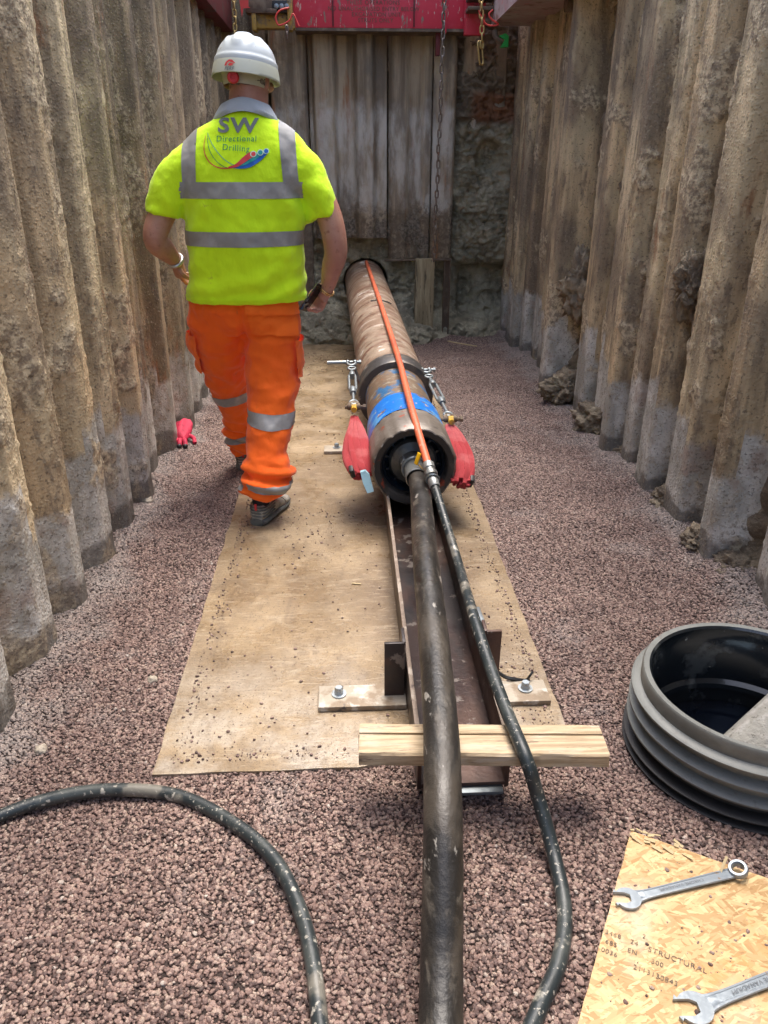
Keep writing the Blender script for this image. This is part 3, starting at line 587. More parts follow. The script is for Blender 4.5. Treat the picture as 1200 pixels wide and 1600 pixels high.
# back sheets: (x0, x1, z bottom, face y, label)
BK = [(-1.02, -.62, -.1, 7.02, 'dark brown sheet pile in the back left corner behind the worker'), (-.60, -.30, -.1, 7.05, 'dark sheet pile with a pale grey foot, behind the worker, left of the whitish ones'),
      (-.29, .355, .90, 7.03, 'wide sheet pile with whitish band and rust drips, cut off above the bore'), (.368, .73, .72, 7.06, 'whitish grey sheet pile behind the long chain, cut off above the clay'), (.735, .93, .72, 7.02, 'narrow pale sheet pile with an ochre top, right of the long chain'),
      (.97, 1.36, 1.75, 7.16, 'dark rusty sheet pile behind the clay column in the back right corner')]
for i, (a, c, zb, yf, lab) in enumerate(BK):
    L = c-a; e = .02
    if L > .5: prof = [(0, 0), (.03, .0), (.05, .07), (.2, .075), (.235, .005), (.36, .0), (.40, .07), (.52, .075), (.55, .01), (L, .0)]
    elif L > .3: prof = [(0, 0), (.03, .05), (.14, .055), (.18, .01), (.27, .0), (.30, .04), (L, .045)]
    else: prof = [(0, .04), (.02, .05), (L-.03, .055), (L, .02)]
    prof = [(L-u_, w_) for u_, w_ in prof][::-1]
    # u runs towards -x so that the outer side faces the trench
    me = curtain([(u_, w_) for u_, w_ in prof], (c, yf+.05, zb), (-1, 0, 0), (0, -1, 0), 0, 3.4-zb, 0., .9, 90+i*4.1, du=.012, dz=.02, clean=0, mudz=(.95, 1.25) if zb > 0 else (-2, -1))
    o = link('sheet_pile', me, M['back'] if i > 0 else M['pile_d']); tag(o, lab, 'sheet pile', 'steel sheet piles of the back wall')
b = B(); b.box((.69, 6.98, .30), (.17, .07, .86), bev=.006); o = b.put('timber_post', M['post']); tag(o, 'upright weathered timber post below the cut sheet pile, beside the bore', 'timber post')
b = B()
for dx in (0, .05): b.box((.87+dx, 7.0, .36), (.012, .03, .74), bev=.003)
b.box((.895, 7.015, .36), (.05, .01, .74)); o = b.put('steel_channel', M['under']); tag(o, 'slim upright muddy steel channel standing in clay right of the timber post', 'steel channel')
# horizontal lip of cut sheets
b = B(); b.box((.63, 7.0, .715), (.6, .05, .014), bev=.003); o = b.put('steel_lip', M['under']); tag(o, 'thin dark steel lip running under the cut-off sheet piles', 'steel strip')
# side sheets behind the clay at top right and clods at the foot
def clod(c, r, seed, mt, name='clod', flat=.7, sub=4, amp=.5):
    bm = bmesh.new(); bmesh.ops.create_icosphere(bm, subdivisions=sub+(sub > 3), radius=1); a = np.array([v.co[:] for v in bm.verts])
    k = 1+amp*fbm(a, 1.3, 4, seed)+.30*fbm(a, 4, 4, seed)-.28*np.abs(fbm(a, 3, 4, seed+4))+.12*fbm(a, 14, 3, seed)
    a = a*k[:, None]*np.array([r, r*.85, r*flat]); ang = seed; ca, sa = math.cos(ang), math.sin(ang)
    a = np.stack([a[:, 0]*ca-a[:, 1]*sa, a[:, 0]*sa+a[:, 1]*ca, a[:, 2]], -1)+np.array(c)
    for v, p in zip(bm.verts, a): v.co = p
    return link(name, bm_mesh(bm), mt)
def clodgroup(spots, grp, mt, lab, sub=3):
    for i, (x, y, z, r, l) in enumerate(spots):
        o = clod((x, y, z), r, i*1.37+x*3, mt, 'soil_clod', .65, sub); tag(o, l, 'soil clod', grp)
CL = [((x, y), z, r, l) for (x, y), z, r, l in [
    (G(505, 505)[:2]*.985, .12, .13, 'big grey clay clod under the worker\'s hand, left of the bore'), (G(490, 525)[:2], .05, .12, 'clay clod on the plate edge farthest left of the bore'), (G(528, 520)[:2]*.985, .06, .11, 'clay clod touching the left side of the pipe near the bore'), (G(535, 480)[:2]*.93, .22, .12, 'clay lump high on the heap left of the bore'),
    (G(640, 512)[:2], .05, .11, 'slab-like clay clod right of the pipe near the bore'), (G(662, 520)[:2], .04, .08, 'small clay clod at the foot of the timber post'), (G(615, 470)[:2]*.94, .16, .13, 'clay lump against the bore, right of the pipe'), (G(720, 500)[:2]*.99, .05, .12, 'brown soil clod at the foot of the clay column'), (G(690, 525)[:2], .01, .06, 'small brown soil clod lying on gravel before the back face')]]
clodgroup([(p[0], p[1], z, r, l) for p, z, r, l in CL], 'clay clods fallen at the back face', M['clod'], '', 4)
CR = [(1.46, 2.70, .05, .11, 'mud clod wedged between the two nearest full sheet piles on the right'), (1.50, 2.50, .03, .10, 'mud clod at the foot of the rust-streaked pile on the right'), (1.50, 3.15, .04, .11, 'mud clod at the foot of the wide flat pile on the right'), (1.49, 4.28, .08, .15, 'large mud clod between middle piles of the right wall'), (1.47, 4.9, .1, .18, 'large mud clod filling the gap by the leaning pile on the right'), (1.52, 3.8, .03, .08, 'small mud clod between slim piles on the right')]
clodgroup(CR, 'mud clods at the foot of the right wall', M['bank'], '', 4)
# stuck mud lumps, as the photo shows on the upper near-left sheets
for i, (x, y, z, r, l) in enumerate([(1.47, 3.22, 1.02, .09, 'mud lump stuck between sheets of the right wall'), (1.50, 4.9, .75, .14, 'long mud lump in the gap of the right wall')]):
    o = clod((x, y, z), r, i*2.2+.4, M['bank'], 'mud_lump', 1.5, 4, .6); tag(o, l, 'mud lump', 'mud lumps stuck to the side walls')

# ------------------------------------------------------------------ bracing frame
ZB = 2.45
fr = empty('bracing_frame', (.3, 6.85, ZB), 'red hydraulic bracing frame spanning the top of the back wall', 'bracing frame')
b = B(); b.box(((-.375+1.04)/2, 6.97, ZB+.25), (1.42, .22, .5), bev=.008); beam = b.put('cross_beam', M['red_paint'], fr)
b = B(); b.box((.33, 6.97, ZB+.002-.012), (1.40, .23, .02)); b.put('lower_flange', M['under'], fr)
for px in (520, 647): B().box((Y(px, 20, 6.86)[0], 6.855, ZB+.24), (.012, .012, .46), bev=.003).put('weld_seam', M['darkred'], beam)
b = B(); b.box((Y(672, 20, 6.85)[0]+.12, 6.85, ZB+.2), (.02, .03, .46), bev=.003); b.box((1.02, 6.82, ZB+.2), (.16, .06, .50), bev=.01); b.put('end_plate', M['red_paint'], fr)
b = B(); b.box((.75, 6.93, ZB-.09), (.035, .05, .17), bev=.004); b.put('lug', M['darkred'], fr)
for z in (ZB+.10, ZB+.17):
    b = B(); b.box((1.04, 6.70, z), (.20, .16, .025), bev=.006); b.put('clevis_plate', M['under'], fr)
def text(body, size, conv, name, m, parent, bold=False, thick=.0):
    cu = bpy.data.curves.new('t', 'FONT'); cu.body = body; cu.size = size; cu.align_x = 'CENTER'; cu.align_y = 'CENTER'; cu.resolution_u = 3
    if bold: cu.offset = size*.028
    cu.space_character = 1.12
    cu.extrude = 0; t = bpy.data.objects.new('t', cu); C.objects.link(t); bpy.context.view_layer.update()
    me = bpy.data.meshes.new_from_object(t.evaluated_get(bpy.context.evaluated_depsgraph_get())); bpy.data.objects.remove(t)
    bm = bmesh.new(); bm.from_mesh(me); bmesh.ops.triangulate(bm, faces=bm.faces)
    for v in bm.verts: v.co = Vector(conv(v.co.x, v.co.y))
    bm.to_mesh(me); bm.free(); return link(name, me, m, parent, smooth=False)
for (px, py, w, s) in ((583, 4, 'THESE OPERATIONS', .036), (584, 14, 'NO UNAUTHORISED ENTRY BELOW', .034), (588, 23, 'EXCAVATION UNIT', .034), (587, 32, 'STRUTS ONLY', .034)):
    c = Y(px, py, 6.855); text(w, s*1.15, lambda x, y, c=c: (c[0]+x, 6.855, c[2]+y), 'lettering', M['under'], beam)
# left beam (dark red) and right beam (faded)
b = B(); b.box((-1.02+.07, 5.8, ZB+.2), (.16, 2.6, .42), bev=.008); o = b.put('side_beam', M['darkred']); tag(o, 'dark red waling beam along the top of the left wall', 'beam', 'waling beams on the side walls')
b = B(); b.poly([(1.135, 6.72, ZB), (1.50, 6.72, ZB), (1.50, 4.4, ZB), (1.135, 4.4, ZB)], (0, 0, .45)); o = b.put('side_beam', M['pinkgrey']); tag(o, 'faded pinkish grey waling beam along the top of the right wall', 'beam', 'waling beams on the side walls')
b = B(); b.lathe([(.05, -.03), (.05, .03)], (1.46, 5.66, ZB-.03), (1, 0, 0), 18, cap=True); b.put('roller', M['under'], o)
# yellow corner bracket
br = empty('corner_bracket', (-.5, 6.75, ZB), 'muddy yellow steel bracket with pin holes joining the red beam at its left end', 'bracket')
b = B(); b.box(Y(430, 34, 6.78), (.30, .10, .10), bev=.008); b.box(Y(398, 30, 6.76), (.035, .14, .16), bev=.006); b.box(Y(453, 15, 6.74), (.035, .12, .28), bev=.006); b.put('bracket_body', M['brass'], br)
b = B(); b.box(Y(405, 8, 6.74), (.20, .12, .12), bev=.01); b.box(Y(425, 19, 6.7), (.08, .1, .03), bev=.008); b.put('bracket_plate', M['under'], br)
b = B(); b.box(Y(440, 11, 6.71), (.14, .05, .08), bev=.01); b.put('pin_housing', M['black'], br)
for k, px in enumerate((432, 440, 448)):
    b = B(); c = Y(px, 10, 6.67); b.lathe([(.008, -.01), (.017, -.01), (.019, 0), (.017, .012), (.009, .014)], c, (0, -1, 0), 14, cap=True); b.put('pin', M['galv'], br)
b = B(); b.poly([Y(374, 0, 6.6), Y(388, 0, 6.6), Y(388, 10, 6.6), Y(391, 12, 6.6), Y(380, 13, 6.6), Y(378, 27, 6.6)], (0, .006, 0)); o = b.put('red_flag', M['redwire']); tag(o, 'torn pink-red tape scrap hanging beside the chain above the helmet', 'tape')
def wire(name, pix, y, r, m, label, cat, jit=0):
    P = [Y(a, c, y) for a, c in pix]; o = B().tube(spline(P, 6), r, 6).put(name, m); return tag(o, label, cat)
wire('red_wire', [(452, 12), (438, 16), (431, 26), (434, 38), (442, 38), (452, 32), (458, 22), (464, 34), (467, 41)], 6.62, .006, M['redwire'], 'thin red wire looped from the yellow bracket at the left end of the beam', 'wire')
wire('red_wire', [(748, 16), (752, 26), (760, 38), (770, 40), (779, 38), (768, 30), (764, 22), (770, 15)], 6.5, .006, M['redwire'], 'thin red wire loop beside the gold chain at the right end of the beam', 'wire')
b = B(); b.tube(spline([Y(773, 47, 6.5), Y(775, 58, 6.5), Y(784, 64, 6.5), Y(792, 60, 6.5)], 5), .022, 10); o = b.put('pipe_bend', M['under']); tag(o, 'short grey curved pipe end holding the green cap under the right beam', 'pipe')
b = B(); b.poly([Y(780, 56, 6.46), Y(790, 52, 6.46), Y(795, 56, 6.46), Y(794, 73, 6.46), Y(783, 73, 6.46), Y(789, 62, 6.46)], (0, .07, 0)); o = b.put('green_cap', M['green']); tag(o, 'bright green plastic cap under the right beam', 'cap')
# chains
def chain(name, A, Bp, n, wr, lw, m, label, grp='chains hanging from the bracing frame', stretch=1.35):
    A, Bp = Vector(A), Vector(Bp); t = (Bp-A)/n; L = t.length*stretch; T = t.normalized(); s0 = T.orthogonal().normalized(); s1 = T.cross(s0); b = B()
    for i in range(n):
        c = A+t*(i+.5)+Vector((random.uniform(-.004, .004), random.uniform(-.004, .004), 0)); a = i*math.pi/2+random.uniform(-.35, .35)+.7; S = s0*math.cos(a)+s1*math.sin(a); pts = []
        for j in range(14):
            th = 2*math.pi*j/14; cx, cy = math.cos(th), math.sin(th)
            pts.append(c+T*((L/2-lw/2)*(1 if cx > 0 else -1)*min(1, abs(cx)*3)+cx*(lw/2-wr))+S*(cy*(lw/2-wr)))
        b.tube(pts, wr, 7, closed=True)
    return tag(b.put(name, m, ang=80), label, 'chain', grp)
chain('chain', Y(695, -8, 6.55), Y(678, 408, 6.62), 34, .0065, .036, M['chain'], 'long rusty steel chain hanging from the red beam down to the clay')
chain('chain', Y(752, -8, 6.5), Y(753, 76, 6.5), 7, .0075, .042, M['goldchain'], 'short gold-coloured chain hanging at the right end of the red beam')
chain('chain', Y(749, 68, 6.5), Y(752, 98, 6.5), 1, .0075, .05, M['goldchain'], 'open gold end link hanging below the short gold chain')
chain('chain', Y(366, -8, 6.3), Y(368, 60, 6.3), 6, .0065, .036, M['goldchain'], 'short chain hanging directly behind the white helmet')
chain('chain', Y(448, 40, 6.5), Y(449, 60, 6.5), 2, .007, .03, M['chain'], 'stub of muddy chain hanging below the yellow bracket')

# ------------------------------------------------------------------ steel casing pipe
ax0 = np.array([.267, 3.10, .295]); ax1 = np.array([.168, 6.85, .49]); axd = (ax1-ax0)/np.linalg.norm(ax1-ax0); ax0 = ax0-axd*.11
PR = .185; pr_ = np.array([1, 0, 0])-axd*axd[0]; pr_ /= np.linalg.norm(pr_); pu_ = np.cross(pr_, axd); pu_ = pu_ if pu_[2] > 0 else -pu_
def PA(s, a=0, rr=0):      # point on the pipe: s metres from the front face, angle from the top clockwise, radius
    return ax0+axd*s+pu_*rr*math.cos(R(a))+pr_*rr*math.sin(R(a))
pipe = bpy.data.objects.new('steel_pipe', None); C.objects.link(pipe); pipe.location = Vector((.22, 4.5, .12)); pipe.empty_display_size = .1
tag(pipe, 'large rusty steel pipe with blue-painted front section, running from the channel cradle into the bore', 'pipe')
def pl(name, prof, m, parent, k=64, **kw):
    b = B(); b.lathe([(r, s) for r, s in prof], ax0, axd, k, **kw); return b.put(name, m, parent, ang=30)
pl('barrel', [(PR-.012, 1.06), (PR-.0, 1.062), (PR, 1.7), (PR, 2.46), (PR+.0025, 2.462), (PR+.0025, 2.475), (PR, 2.477), (PR, 4.31)], M['rust_pipe'], pipe)
pl('collar', [(PR-.02, .91), (PR+.012, .912), (PR+.016, .92), (PR+.016, 1.06), (PR+.012, 1.066), (PR-.02, 1.067)], M['ring_steel'], pipe)
pl('adapter', [(PR-.035, .40), (PR-.028, .52), (PR-.020, .70), (PR-.022, .84), (PR-.02, .925)], M['adapter'], pipe)
pl('blue_band', [(PR-.026, .50), (PR-.012, .49), (PR-.006, .46), (PR-.0035, .24)], M['blue'], pipe)
# front ring with twelve worn flats and an open dark face
b = B(); K = 72; prof = [(PR-.006, .235), (PR-.001, .225), (PR, .12), (PR, .014), (PR-.007, .0), (PR-.012, -.002)]
rings = []
for r, s in prof:
    rg = []
    for j in range(K):
        a = 360*j/K; rr = r*min(1, .988/math.cos(R(((a+15) % 30)-15))) if (s < .02 and r > PR-.03) else r
        rg.append(PA(s+.006*math.sin(j*2.3)*math.sin(j*.7) if s < .01 else s, a, rr+.0015*math.sin(j*1.7)))
    rings.append(rg)
b.rings(rings, False); b.put('front_ring', M['end_steel'], pipe, ang=28)
pl('end_face', [(PR-.0125, -.001), (PR-.036, .001), (PR-.042, .008), (PR-.046, .05), (PR-.05, .09)], M['end_face'], pipe)
pl('inner_ring', [(PR-.044, .05), (PR-.058, .045), (PR-.062, .085), (.10, .10), (.094, .115), (.09, .17), (.02, .18)], M['inner'], pipe)
for j in range(12):
    a = 30*j+10; c = PA(.095, a, .112); q = Matrix((Vector(np.cos(R(a))*pr_-np.sin(R(a))*pu_), Vector(axd), Vector(np.cos(R(a))*pu_+np.sin(R(a))*pr_))).transposed()
    B().box(c, (.010, .04, .026), q, .002).put('cutter_rib', M['inner'], pipe)
pl('hub', [(.106, .11), (.106, .065), (.096, .05), (.082, .045), (.062, .035), (.058, .0), (.052, -.012), (.03, -.02), (.0, -.02)], M['hub'], pipe)
# coupling and hoses
cp = empty('hose_coupling', PA(.0, 0, 0), 'grey claw hose coupling joining the thick hose to the pipe front', 'coupling')
h0 = PA(.05, 0, .0); HB = [h0, h0+np.array([.0, -.15, -.008])]
def along(c, d, prof, name, m, parent=None, k=28, ang=35): return B().lathe(prof, c, d, k).put(name, m, parent, ang=ang)
dh = np.array([.012, -1, -.03]); dh /= np.linalg.norm(dh)
along(h0, dh, [(.0, -.02), (.047, -.02), (.052, -.01), (.052, .012), (.044, .018), (.042, .03), (.05, .034), (.052, .05), (.046, .058), (.045, .10), (.047, .104), (.047, .175), (.044, .178)], 'coupling_body', M['coupling'], cp)
for a in (60, 180, 300):
    u_ = pr_*math.sin(R(a))+pu_*math.cos(R(a)); q = Matrix((Vector(np.cross(u_, dh)), Vector(dh), Vector(u_))).transposed()
    B().box(h0+dh*.02+u_*.054, (.03, .075, .018), q, .005).put('claw', M['coupling'], cp)
B().tube([h0+dh*.066+(pr_*math.sin(R(a))+pu_*math.cos(R(a)))*.052 for a in range(0, 360, 20)], .007, 8, closed=True).put('clamp_ring', M['galv'], cp)
# thick hose
hp = [h0+dh*.10, h0+dh*.30, G(664, 860, .335), G(674, 960, .315), G(683, 1060, .295), G(690, 1160, .275), G(692, 1270, .235), G(692, 1380, .165), G(690, 1490, .095), G(689, 1600, .055), G(689, 1700, .045)]
def hose(name, pts, r, m, label, k=24, n=14, wob=.0):
    P = spline(pts, n); rr = [r*(1+wob*math.sin(i*.9)*math.sin(i*.37)) for i in range(len(P))]
    o = B().tube(P, rr, k).put(name, m, ang=80); return tag(o, label, 'hose')
hose('hose', hp, .041, M['hose_big'], 'thick scuffed black rubber hose running from the pipe front over the timber plank', 32, 14, .012)
# orange rod on the pipe and its thin hose
rod = [PA(4.06, 2, PR+.012), PA(2.5, 4, PR+.014), PA(1.0, 3, PR+.031), PA(.5, 2, PR+.020), PA(.12, 1, PR+.012)]
end = Y(671, 733, 2.74); rod.append(end)
ro = empty('orange_rod', rod[2], 'long orange-red tube lying on top of the steel pipe, joined to the thin hose', 'tube')
B().tube(spline(rod, 10), .0155, 14).put('tube', M['cable_rod'], ro); 
c = PA(2.5, 4, PR+.014); B().lathe([(.0165, -.03), (.0185, -.028), (.0185, .028), (.0165, .03)], c, axd, 14).put('joint_sleeve', M['cable_rod'], ro)
B().tube([PA(2.47, a, PR+.008) for a in (-14, -7, 2, 12, 22, 32)], .004, 6).put('tie_wire', M['black'], ro)
e2 = Y(697, 818, 2.50); dd = (e2-end)/np.linalg.norm(e2-end)
fit = empty('hose_fitting', end, 'galvanised threaded fitting joining the orange tube to the thin hose', 'fitting')
along(end-dd*.03, dd, [(.0, 0), (.021, 0), (.024, .006), (.024, .03), (.02, .034), (.02, .045), (.026, .048), (.026, .066), (.019, .07), (.0215, .075), (.0215, .12), (.019, .125)], 'fitting_body', M['coupling'], fit)
B().tube([end+dd*.055+(np.array([1, 0, 0])*math.cos(t_)+np.array([0, -.3, 1])*math.sin(t_))*.025 for t_ in np.linspace(0, 6.28, 14, endpoint=False)], .004, 6, closed=True).put('clip', M['galv'], fit)
tagp = Y(657, 724, 2.80); b = B(); b.box(tagp+np.array([-.012, 0, .02]), (.006, .02, .05), Matrix.Rotation(.3, 3, 'Y') @ Matrix.Rotation(.5, 3, 'Z'), .002); o = b.put('yellow_tag', M['tag']); tag(o, 'small bright yellow tag wired between the coupling and the orange tube', 'tag')
B().tube(spline([tagp+np.array([-.008, 0, -.005]), tagp+np.array([.01, -.01, -.02]), tagp+np.array([.03, -.005, -.012]), tagp+np.array([.035, .01, .01])], 5), .0025, 6).put('wire', M['brass'], o)
th = [end+dd*.06, e2, Y(716, 880, 2.32), G(736, 950, .27), G(765, 1040, .245), G(795, 1120, .225), G(822, 1185, .21), G(842, 1250, .12), G(864, 1330, .045), G(882, 1420, .022), G(874, 1500, .02), G(845, 1570, .02), G(815, 1640, .02)]
hose('hose', th, .0165, M['hose'], 'thin black hose beside the thick one, crossing the plank and curling on the gravel', 18, 10)
lh = [G(-60, 1310, .022), G(0, 1275, .022), G(90, 1245, .022), G(180, 1234, .022), G(280, 1244, .02), G(370, 1290, .02), G(430, 1345, .02), G(468, 1420, .02), G(488, 1500, .02), G(500, 1600, .02), G(508, 1680, .02)]
hose('hose', lh, .0165, M['hose'], 'mud-spattered black hose arching over the gravel at the bottom left', 18, 12)

# ------------------------------------------------------------------ cradle
cr = empty('channel_cradle', (.266, 2.6, .012), 'rusty steel channel cradle with bolted flat crossbars under the pipe and hoses', 'cradle')
x0, x1, ya, yb, zt = .150, .383, 1.425, 6.4, .155
b = B(); b.box(((x0+x1)/2, (ya+yb)/2, .036), (x1-x0-.022, yb-ya, .010)); b.put('channel_floor', M['channel'], cr)
for x in (x0+.0055, x1-.0055):
    f = B().box((x, (ya+yb)/2, .088), (.011, yb-ya, .128), bev=.002).put('channel_side', M['channel'], cr)
    B().box((x, (ya+yb)/2, .1555), (.0125, yb-ya, .006), bev=.001).put('side_edge', M['chan_edge'], f)
B().box(((x0+x1)/2, ya-.004, .024), (.20, .035, .010), bev=.002).put('end_tongue', M['galv'], cr)
def crossbar(yc, xa, xb, bolts, w=.10):
    o = B().box(((xa+xb)/2, yc, .020), (xb-xa, w, .016), bev=.002).put('crossbar', M['bar'], cr)
    for x in bolts:
        B().lathe([(.0, .0), (.022, .0), (.022, .004), (.0135, .0045), (.0135, .010), (.0125, .0125), (.0, .0125)], (x, yc+.008, .0285), (0, 0, 1), 24).put('washer', M['bolt'], o)
        B().lathe([(.0, .0), (.0125, .0), (.0125, .011), (.011, .013), (.0, .013)], (x, yc+.008, .041), (0, 0, 1), 6).put('bolt', M['bolt'], o)
crossbar(1.80, -.11, .148, [-.05]); crossbar(1.80, .386, .575, [.51]); crossbar(3.98, -.15, .148, [-.08]); crossbar(3.98, .386, .62, [.52])
b = B(); b.box((.114, 1.80, .12), (.058, .010, .185), bev=.0015); b.box((.142, 1.84, .12), (.010, .075, .185), bev=.0015); b.put('upright_bracket', M['channel'], cr)
b = B(); b.box((.415, 1.86, .115), (.045, .010, .18), bev=.0015); b.box((.391, 1.89, .115), (.010, .06, .18), bev=.0015); b.put('upright_bracket', M['channel'], cr)
b = B(); b.box((.403, 2.02, .145), (.016, .11, .02), Matrix.Rotation(.05, 3, 'Z'), .003); b.put('weld_lug', M['galv'], cr)
# torn black strip on the plate
b = B(); b.tube(spline([G(775, 1048, .02), G(790, 1058, .035), G(808, 1062, .03), G(822, 1064, .02)], 4), .006, 6); b.tube(spline([G(822, 1064, .02), G(828, 1056, .045), G(832, 1050, .05)], 3), .004, 6); o = b.put('rubber_strip', M['black']); tag(o, 'crumpled black strip lying by the right bolt of the near crossbar', 'strip')
# plank
def plank(c, d, rot, name, par):
    n = 60; b = B(); L, W, T = d; rgs = []
    for i in range(n):
        x = (i/(n-1)-.5)*L; w = lambda k: float(pn(np.array([[x*9, k*3.3, 1.]]))[0])*.0022
        pf = [(-W/2, -T/2), (W/2, -T/2), (W/2, T/2-.004), (W/2-.004, T/2), (W*.17, T/2), (W*.165, T/2-.006), (W*.125, T/2-.006), (W*.12, T/2-.002), (-W/2+.004, T/2-.003), (-W/2, T/2-.008)]
        ex = .004*math.sin(9.) if 0 < i < n-1 else 0
        rgs.append([Vector(c)+rot @ Vector((x+(w(9+k)*1.5 if i in (0, n-1) else 0), y_+w(k), z_+w(k+20))) for k, (y_, z_) in enumerate(pf)])
    b.rings(rgs); return b.put(name, M['wood'], par, ang=30)
pk = plank(((.004+.60)/2, 1.405, .182), (.592, .105, .038), Matrix.Rotation(R(-2.8), 3, 'Z') @ Matrix.Rotation(R(.4), 3, 'Y'), 'timber_plank', None); tag(pk, 'pale grooved timber plank laid crosswise over the end of the channel cradle', 'plank')

# slings, shackles, turnbuckles
def shackle(c, d, s, r, wr, parent, m, name='shackle'):
    """bow shackle: c pin centre, d towards the bow, s pin direction"""
    c, d, s = Vector(c), Vector(d).normalized(), Vector(s).normalized(); pts = []
    for t_ in np.linspace(-.25, math.pi+.25, 14): pts.append(c+s*(math.cos(t_)*r)+d*(r*.7+math.sin(t_)*r*1.15))
    sh = B().tube([c+s*r*.9-d*.002]+pts+[c-s*r*.9-d*.002], wr, 8).ball(c+s*r*.9, wr*1.7, 10, 6).ball(c-s*r*.9, wr*1.7, 10, 6).put(name, m, parent, ang=80)
    B().tube([c-s*(r+wr*2.2), c+s*(r+wr*2.6)], wr*.9, 8).tube([c+s*(r+wr*2.2), c+s*(r+wr*3.8)], wr*1.7, 6).put('shackle_pin', m, sh)
def turnbuckle(A, Bp, label):
    A, Bp = Vector(A), Vector(Bp); d = (Bp-A).normalized(); L = (Bp-A).length; s = d.cross(Vector((0, 0, 1))).normalized()
    t = empty('turnbuckle', A, label, 'turnbuckle', 'turnbuckles on each side of the pipe')
    a, c = A+d*L*.22, A+d*L*.66; b = B()
    for k in (-1, 1): b.tube([a+s*k*.012, a+d*.02+s*k*.017, c-d*.02+s*k*.017, c+s*k*.012], .0075, 8)
    b.lathe([(0, -.02), (.016, -.02), (.019, 0), (.016, .02), (0, .02)], a, d, 12).lathe([(0, -.025), (.016, -.025), (.02, 0), (.016, .03), (0, .03)], c, d, 12).put('body', M['galv'], t, ang=50)
    for e, g, k in ((A, a, 1), (Bp, c, -1)):
        b = B(); b.tube([g-d*.05*k, g+d*.08*k if False else g, e+d*.035*k], .008, 8)
        b.tube([e+d*.012*k+(s*math.cos(q)+d*math.sin(q))*.019 for q in np.linspace(0, 6.28, 14, endpoint=False)], .0065, 8, closed=True); b.put('eye_rod', M['galv'], t, ang=80)
    return t
def rig(side):
    sg = -1 if side == 'left' else 1
    top = Y(549, 566, 4.02) if sg < 0 else Y(665, 578, 3.98)
    bot = Y(553, 636, 3.50) if sg < 0 else Y(704, 655, 3.36)
    # lug welded on the collar
    an = -78 if sg < 0 else 78
    u_ = pu_*math.cos(R(an))+pr_*math.sin(R(an)); lug = PA(1.0, an, PR+.02)
    b = B(); b.tube([lug-u_*.02, top], .012, 8); b.put('lug', M['ring_steel'], pipe)
    up = np.array([0, 0, 1.])
    s1 = empty('shackle', top, 'galvanised bow shackle with pin at the collar, on the %s side of the pipe' % side, 'shackle', 'shackles of the pipe rigging'); shackle(top, bot-top, pr_, .022, .008, s1, M['galv'], 'bow')
    if sg < 0: B().tube([top+np.array([-.02, 0, 0]), top+np.array([-.13, -.01, .0])], .010, 8).put('pin_bar', M['galv'], s1)
    turnbuckle(top+(bot-top)*.13, top+(bot-top)*.93, 'galvanised turnbuckle tightening the red sling on the %s side of the pipe' % side)
    s2 = empty('shackle', bot, 'shackle with yellow pin wrapping holding the red sling on the %s side' % side, 'shackle', 'shackles of the pipe rigging'); shackle(bot, top-bot, pr_, .024, .009, s2, M['under'], 'bow')
    B().tube([bot-pr_*.012, bot+pr_*.012], .016, 10).tube([bot, bot+np.array([0, -.05, .0])], .014, 8).put('wrapping', M['yellow'], s2)
    # sling bundle
    if sg < 0: ctl = [(554, 652, 3.46, .016, .012), (555, 665, 3.40, .030, .020), (556, 685, 3.30, .047, .028), (558, 705, 3.21, .056, .032), (562, 722, 3.13, .058, .033), (566, 735, 3.08, .054, .030), (569, 744, 3.05, .045, .02)]
    else: ctl = [(703, 664, 3.34, .016, .012), (706, 674, 3.30, .028, .02), (712, 692, 3.22, .040, .026), (718, 712, 3.14, .048, .03), (721, 730, 3.07, .050, .032), (721, 745, 3.02, .049, .032), (719, 758, 2.98, .042, .026)]
    sl_ = empty('sling', Y(*ctl[3][:3]), 'folded red webbing sling bundle hanging on the %s side of the pipe front' % side, 'sling', 'red lifting slings'); rings = []
    cc = np.array(spline([Y(a, c, y)for a, c, y, _, _ in ctl], 5)); ww = np.array(spline([(w, t_, 0) for *_, w, t_ in ctl], 5)); K = 96
    wb = B(); fr_ = []
    for i, c in enumerate(cc):
        T = cc[min(i+1, len(cc)-1)]-cc[max(i-1, 0)]; T /= np.linalg.norm(T); S = np.cross(T, (0, -.6, 1)); S /= np.linalg.norm(S); fr_.append((S, np.cross(S, T)))
    for lay in (-1, 1, 0):
        ns = (6, 7, 5)[lay+1]
        for k in range(ns):
            u = (k/(ns-1)*2-1)*.88+random.uniform(-.06, .06); tw = random.uniform(-.5, .5); ph0 = random.uniform(0, 6); end_ = len(cc)-random.choice((0, 0, 1, 2)); rg = []
            for i in range(end_):
                S, Nq = fr_[i]; w, th_ = ww[i][0], ww[i][1]; sp = 1+.10*math.sin(i*.25+ph0)
                o_ = cc[i]+S*u*w*sp+Nq*(lay*th_*.62*(1-.45*u*u)+.0025*math.sin(i*.5+ph0)); a_ = tw+.25*math.sin(i*.2+ph0); hw_ = max(.006, w*1.5/ns); ht_ = .0035+th_*.10
                if i >= end_-2: hw_ *= .75; ht_ *= 1.5
                rg.append([o_+(S*math.cos(a_)+Nq*math.sin(a_))*hw_*math.copysign(abs(math.cos(q))**.7, math.cos(q))+(Nq*math.cos(a_)-S*math.sin(a_))*ht_*math.sin(q) for q in np.linspace(0, 2*math.pi, 10, endpoint=False)])
            wb.rings(rg)
    wb.put('webbing', M['sling'], sl_, ang=50)
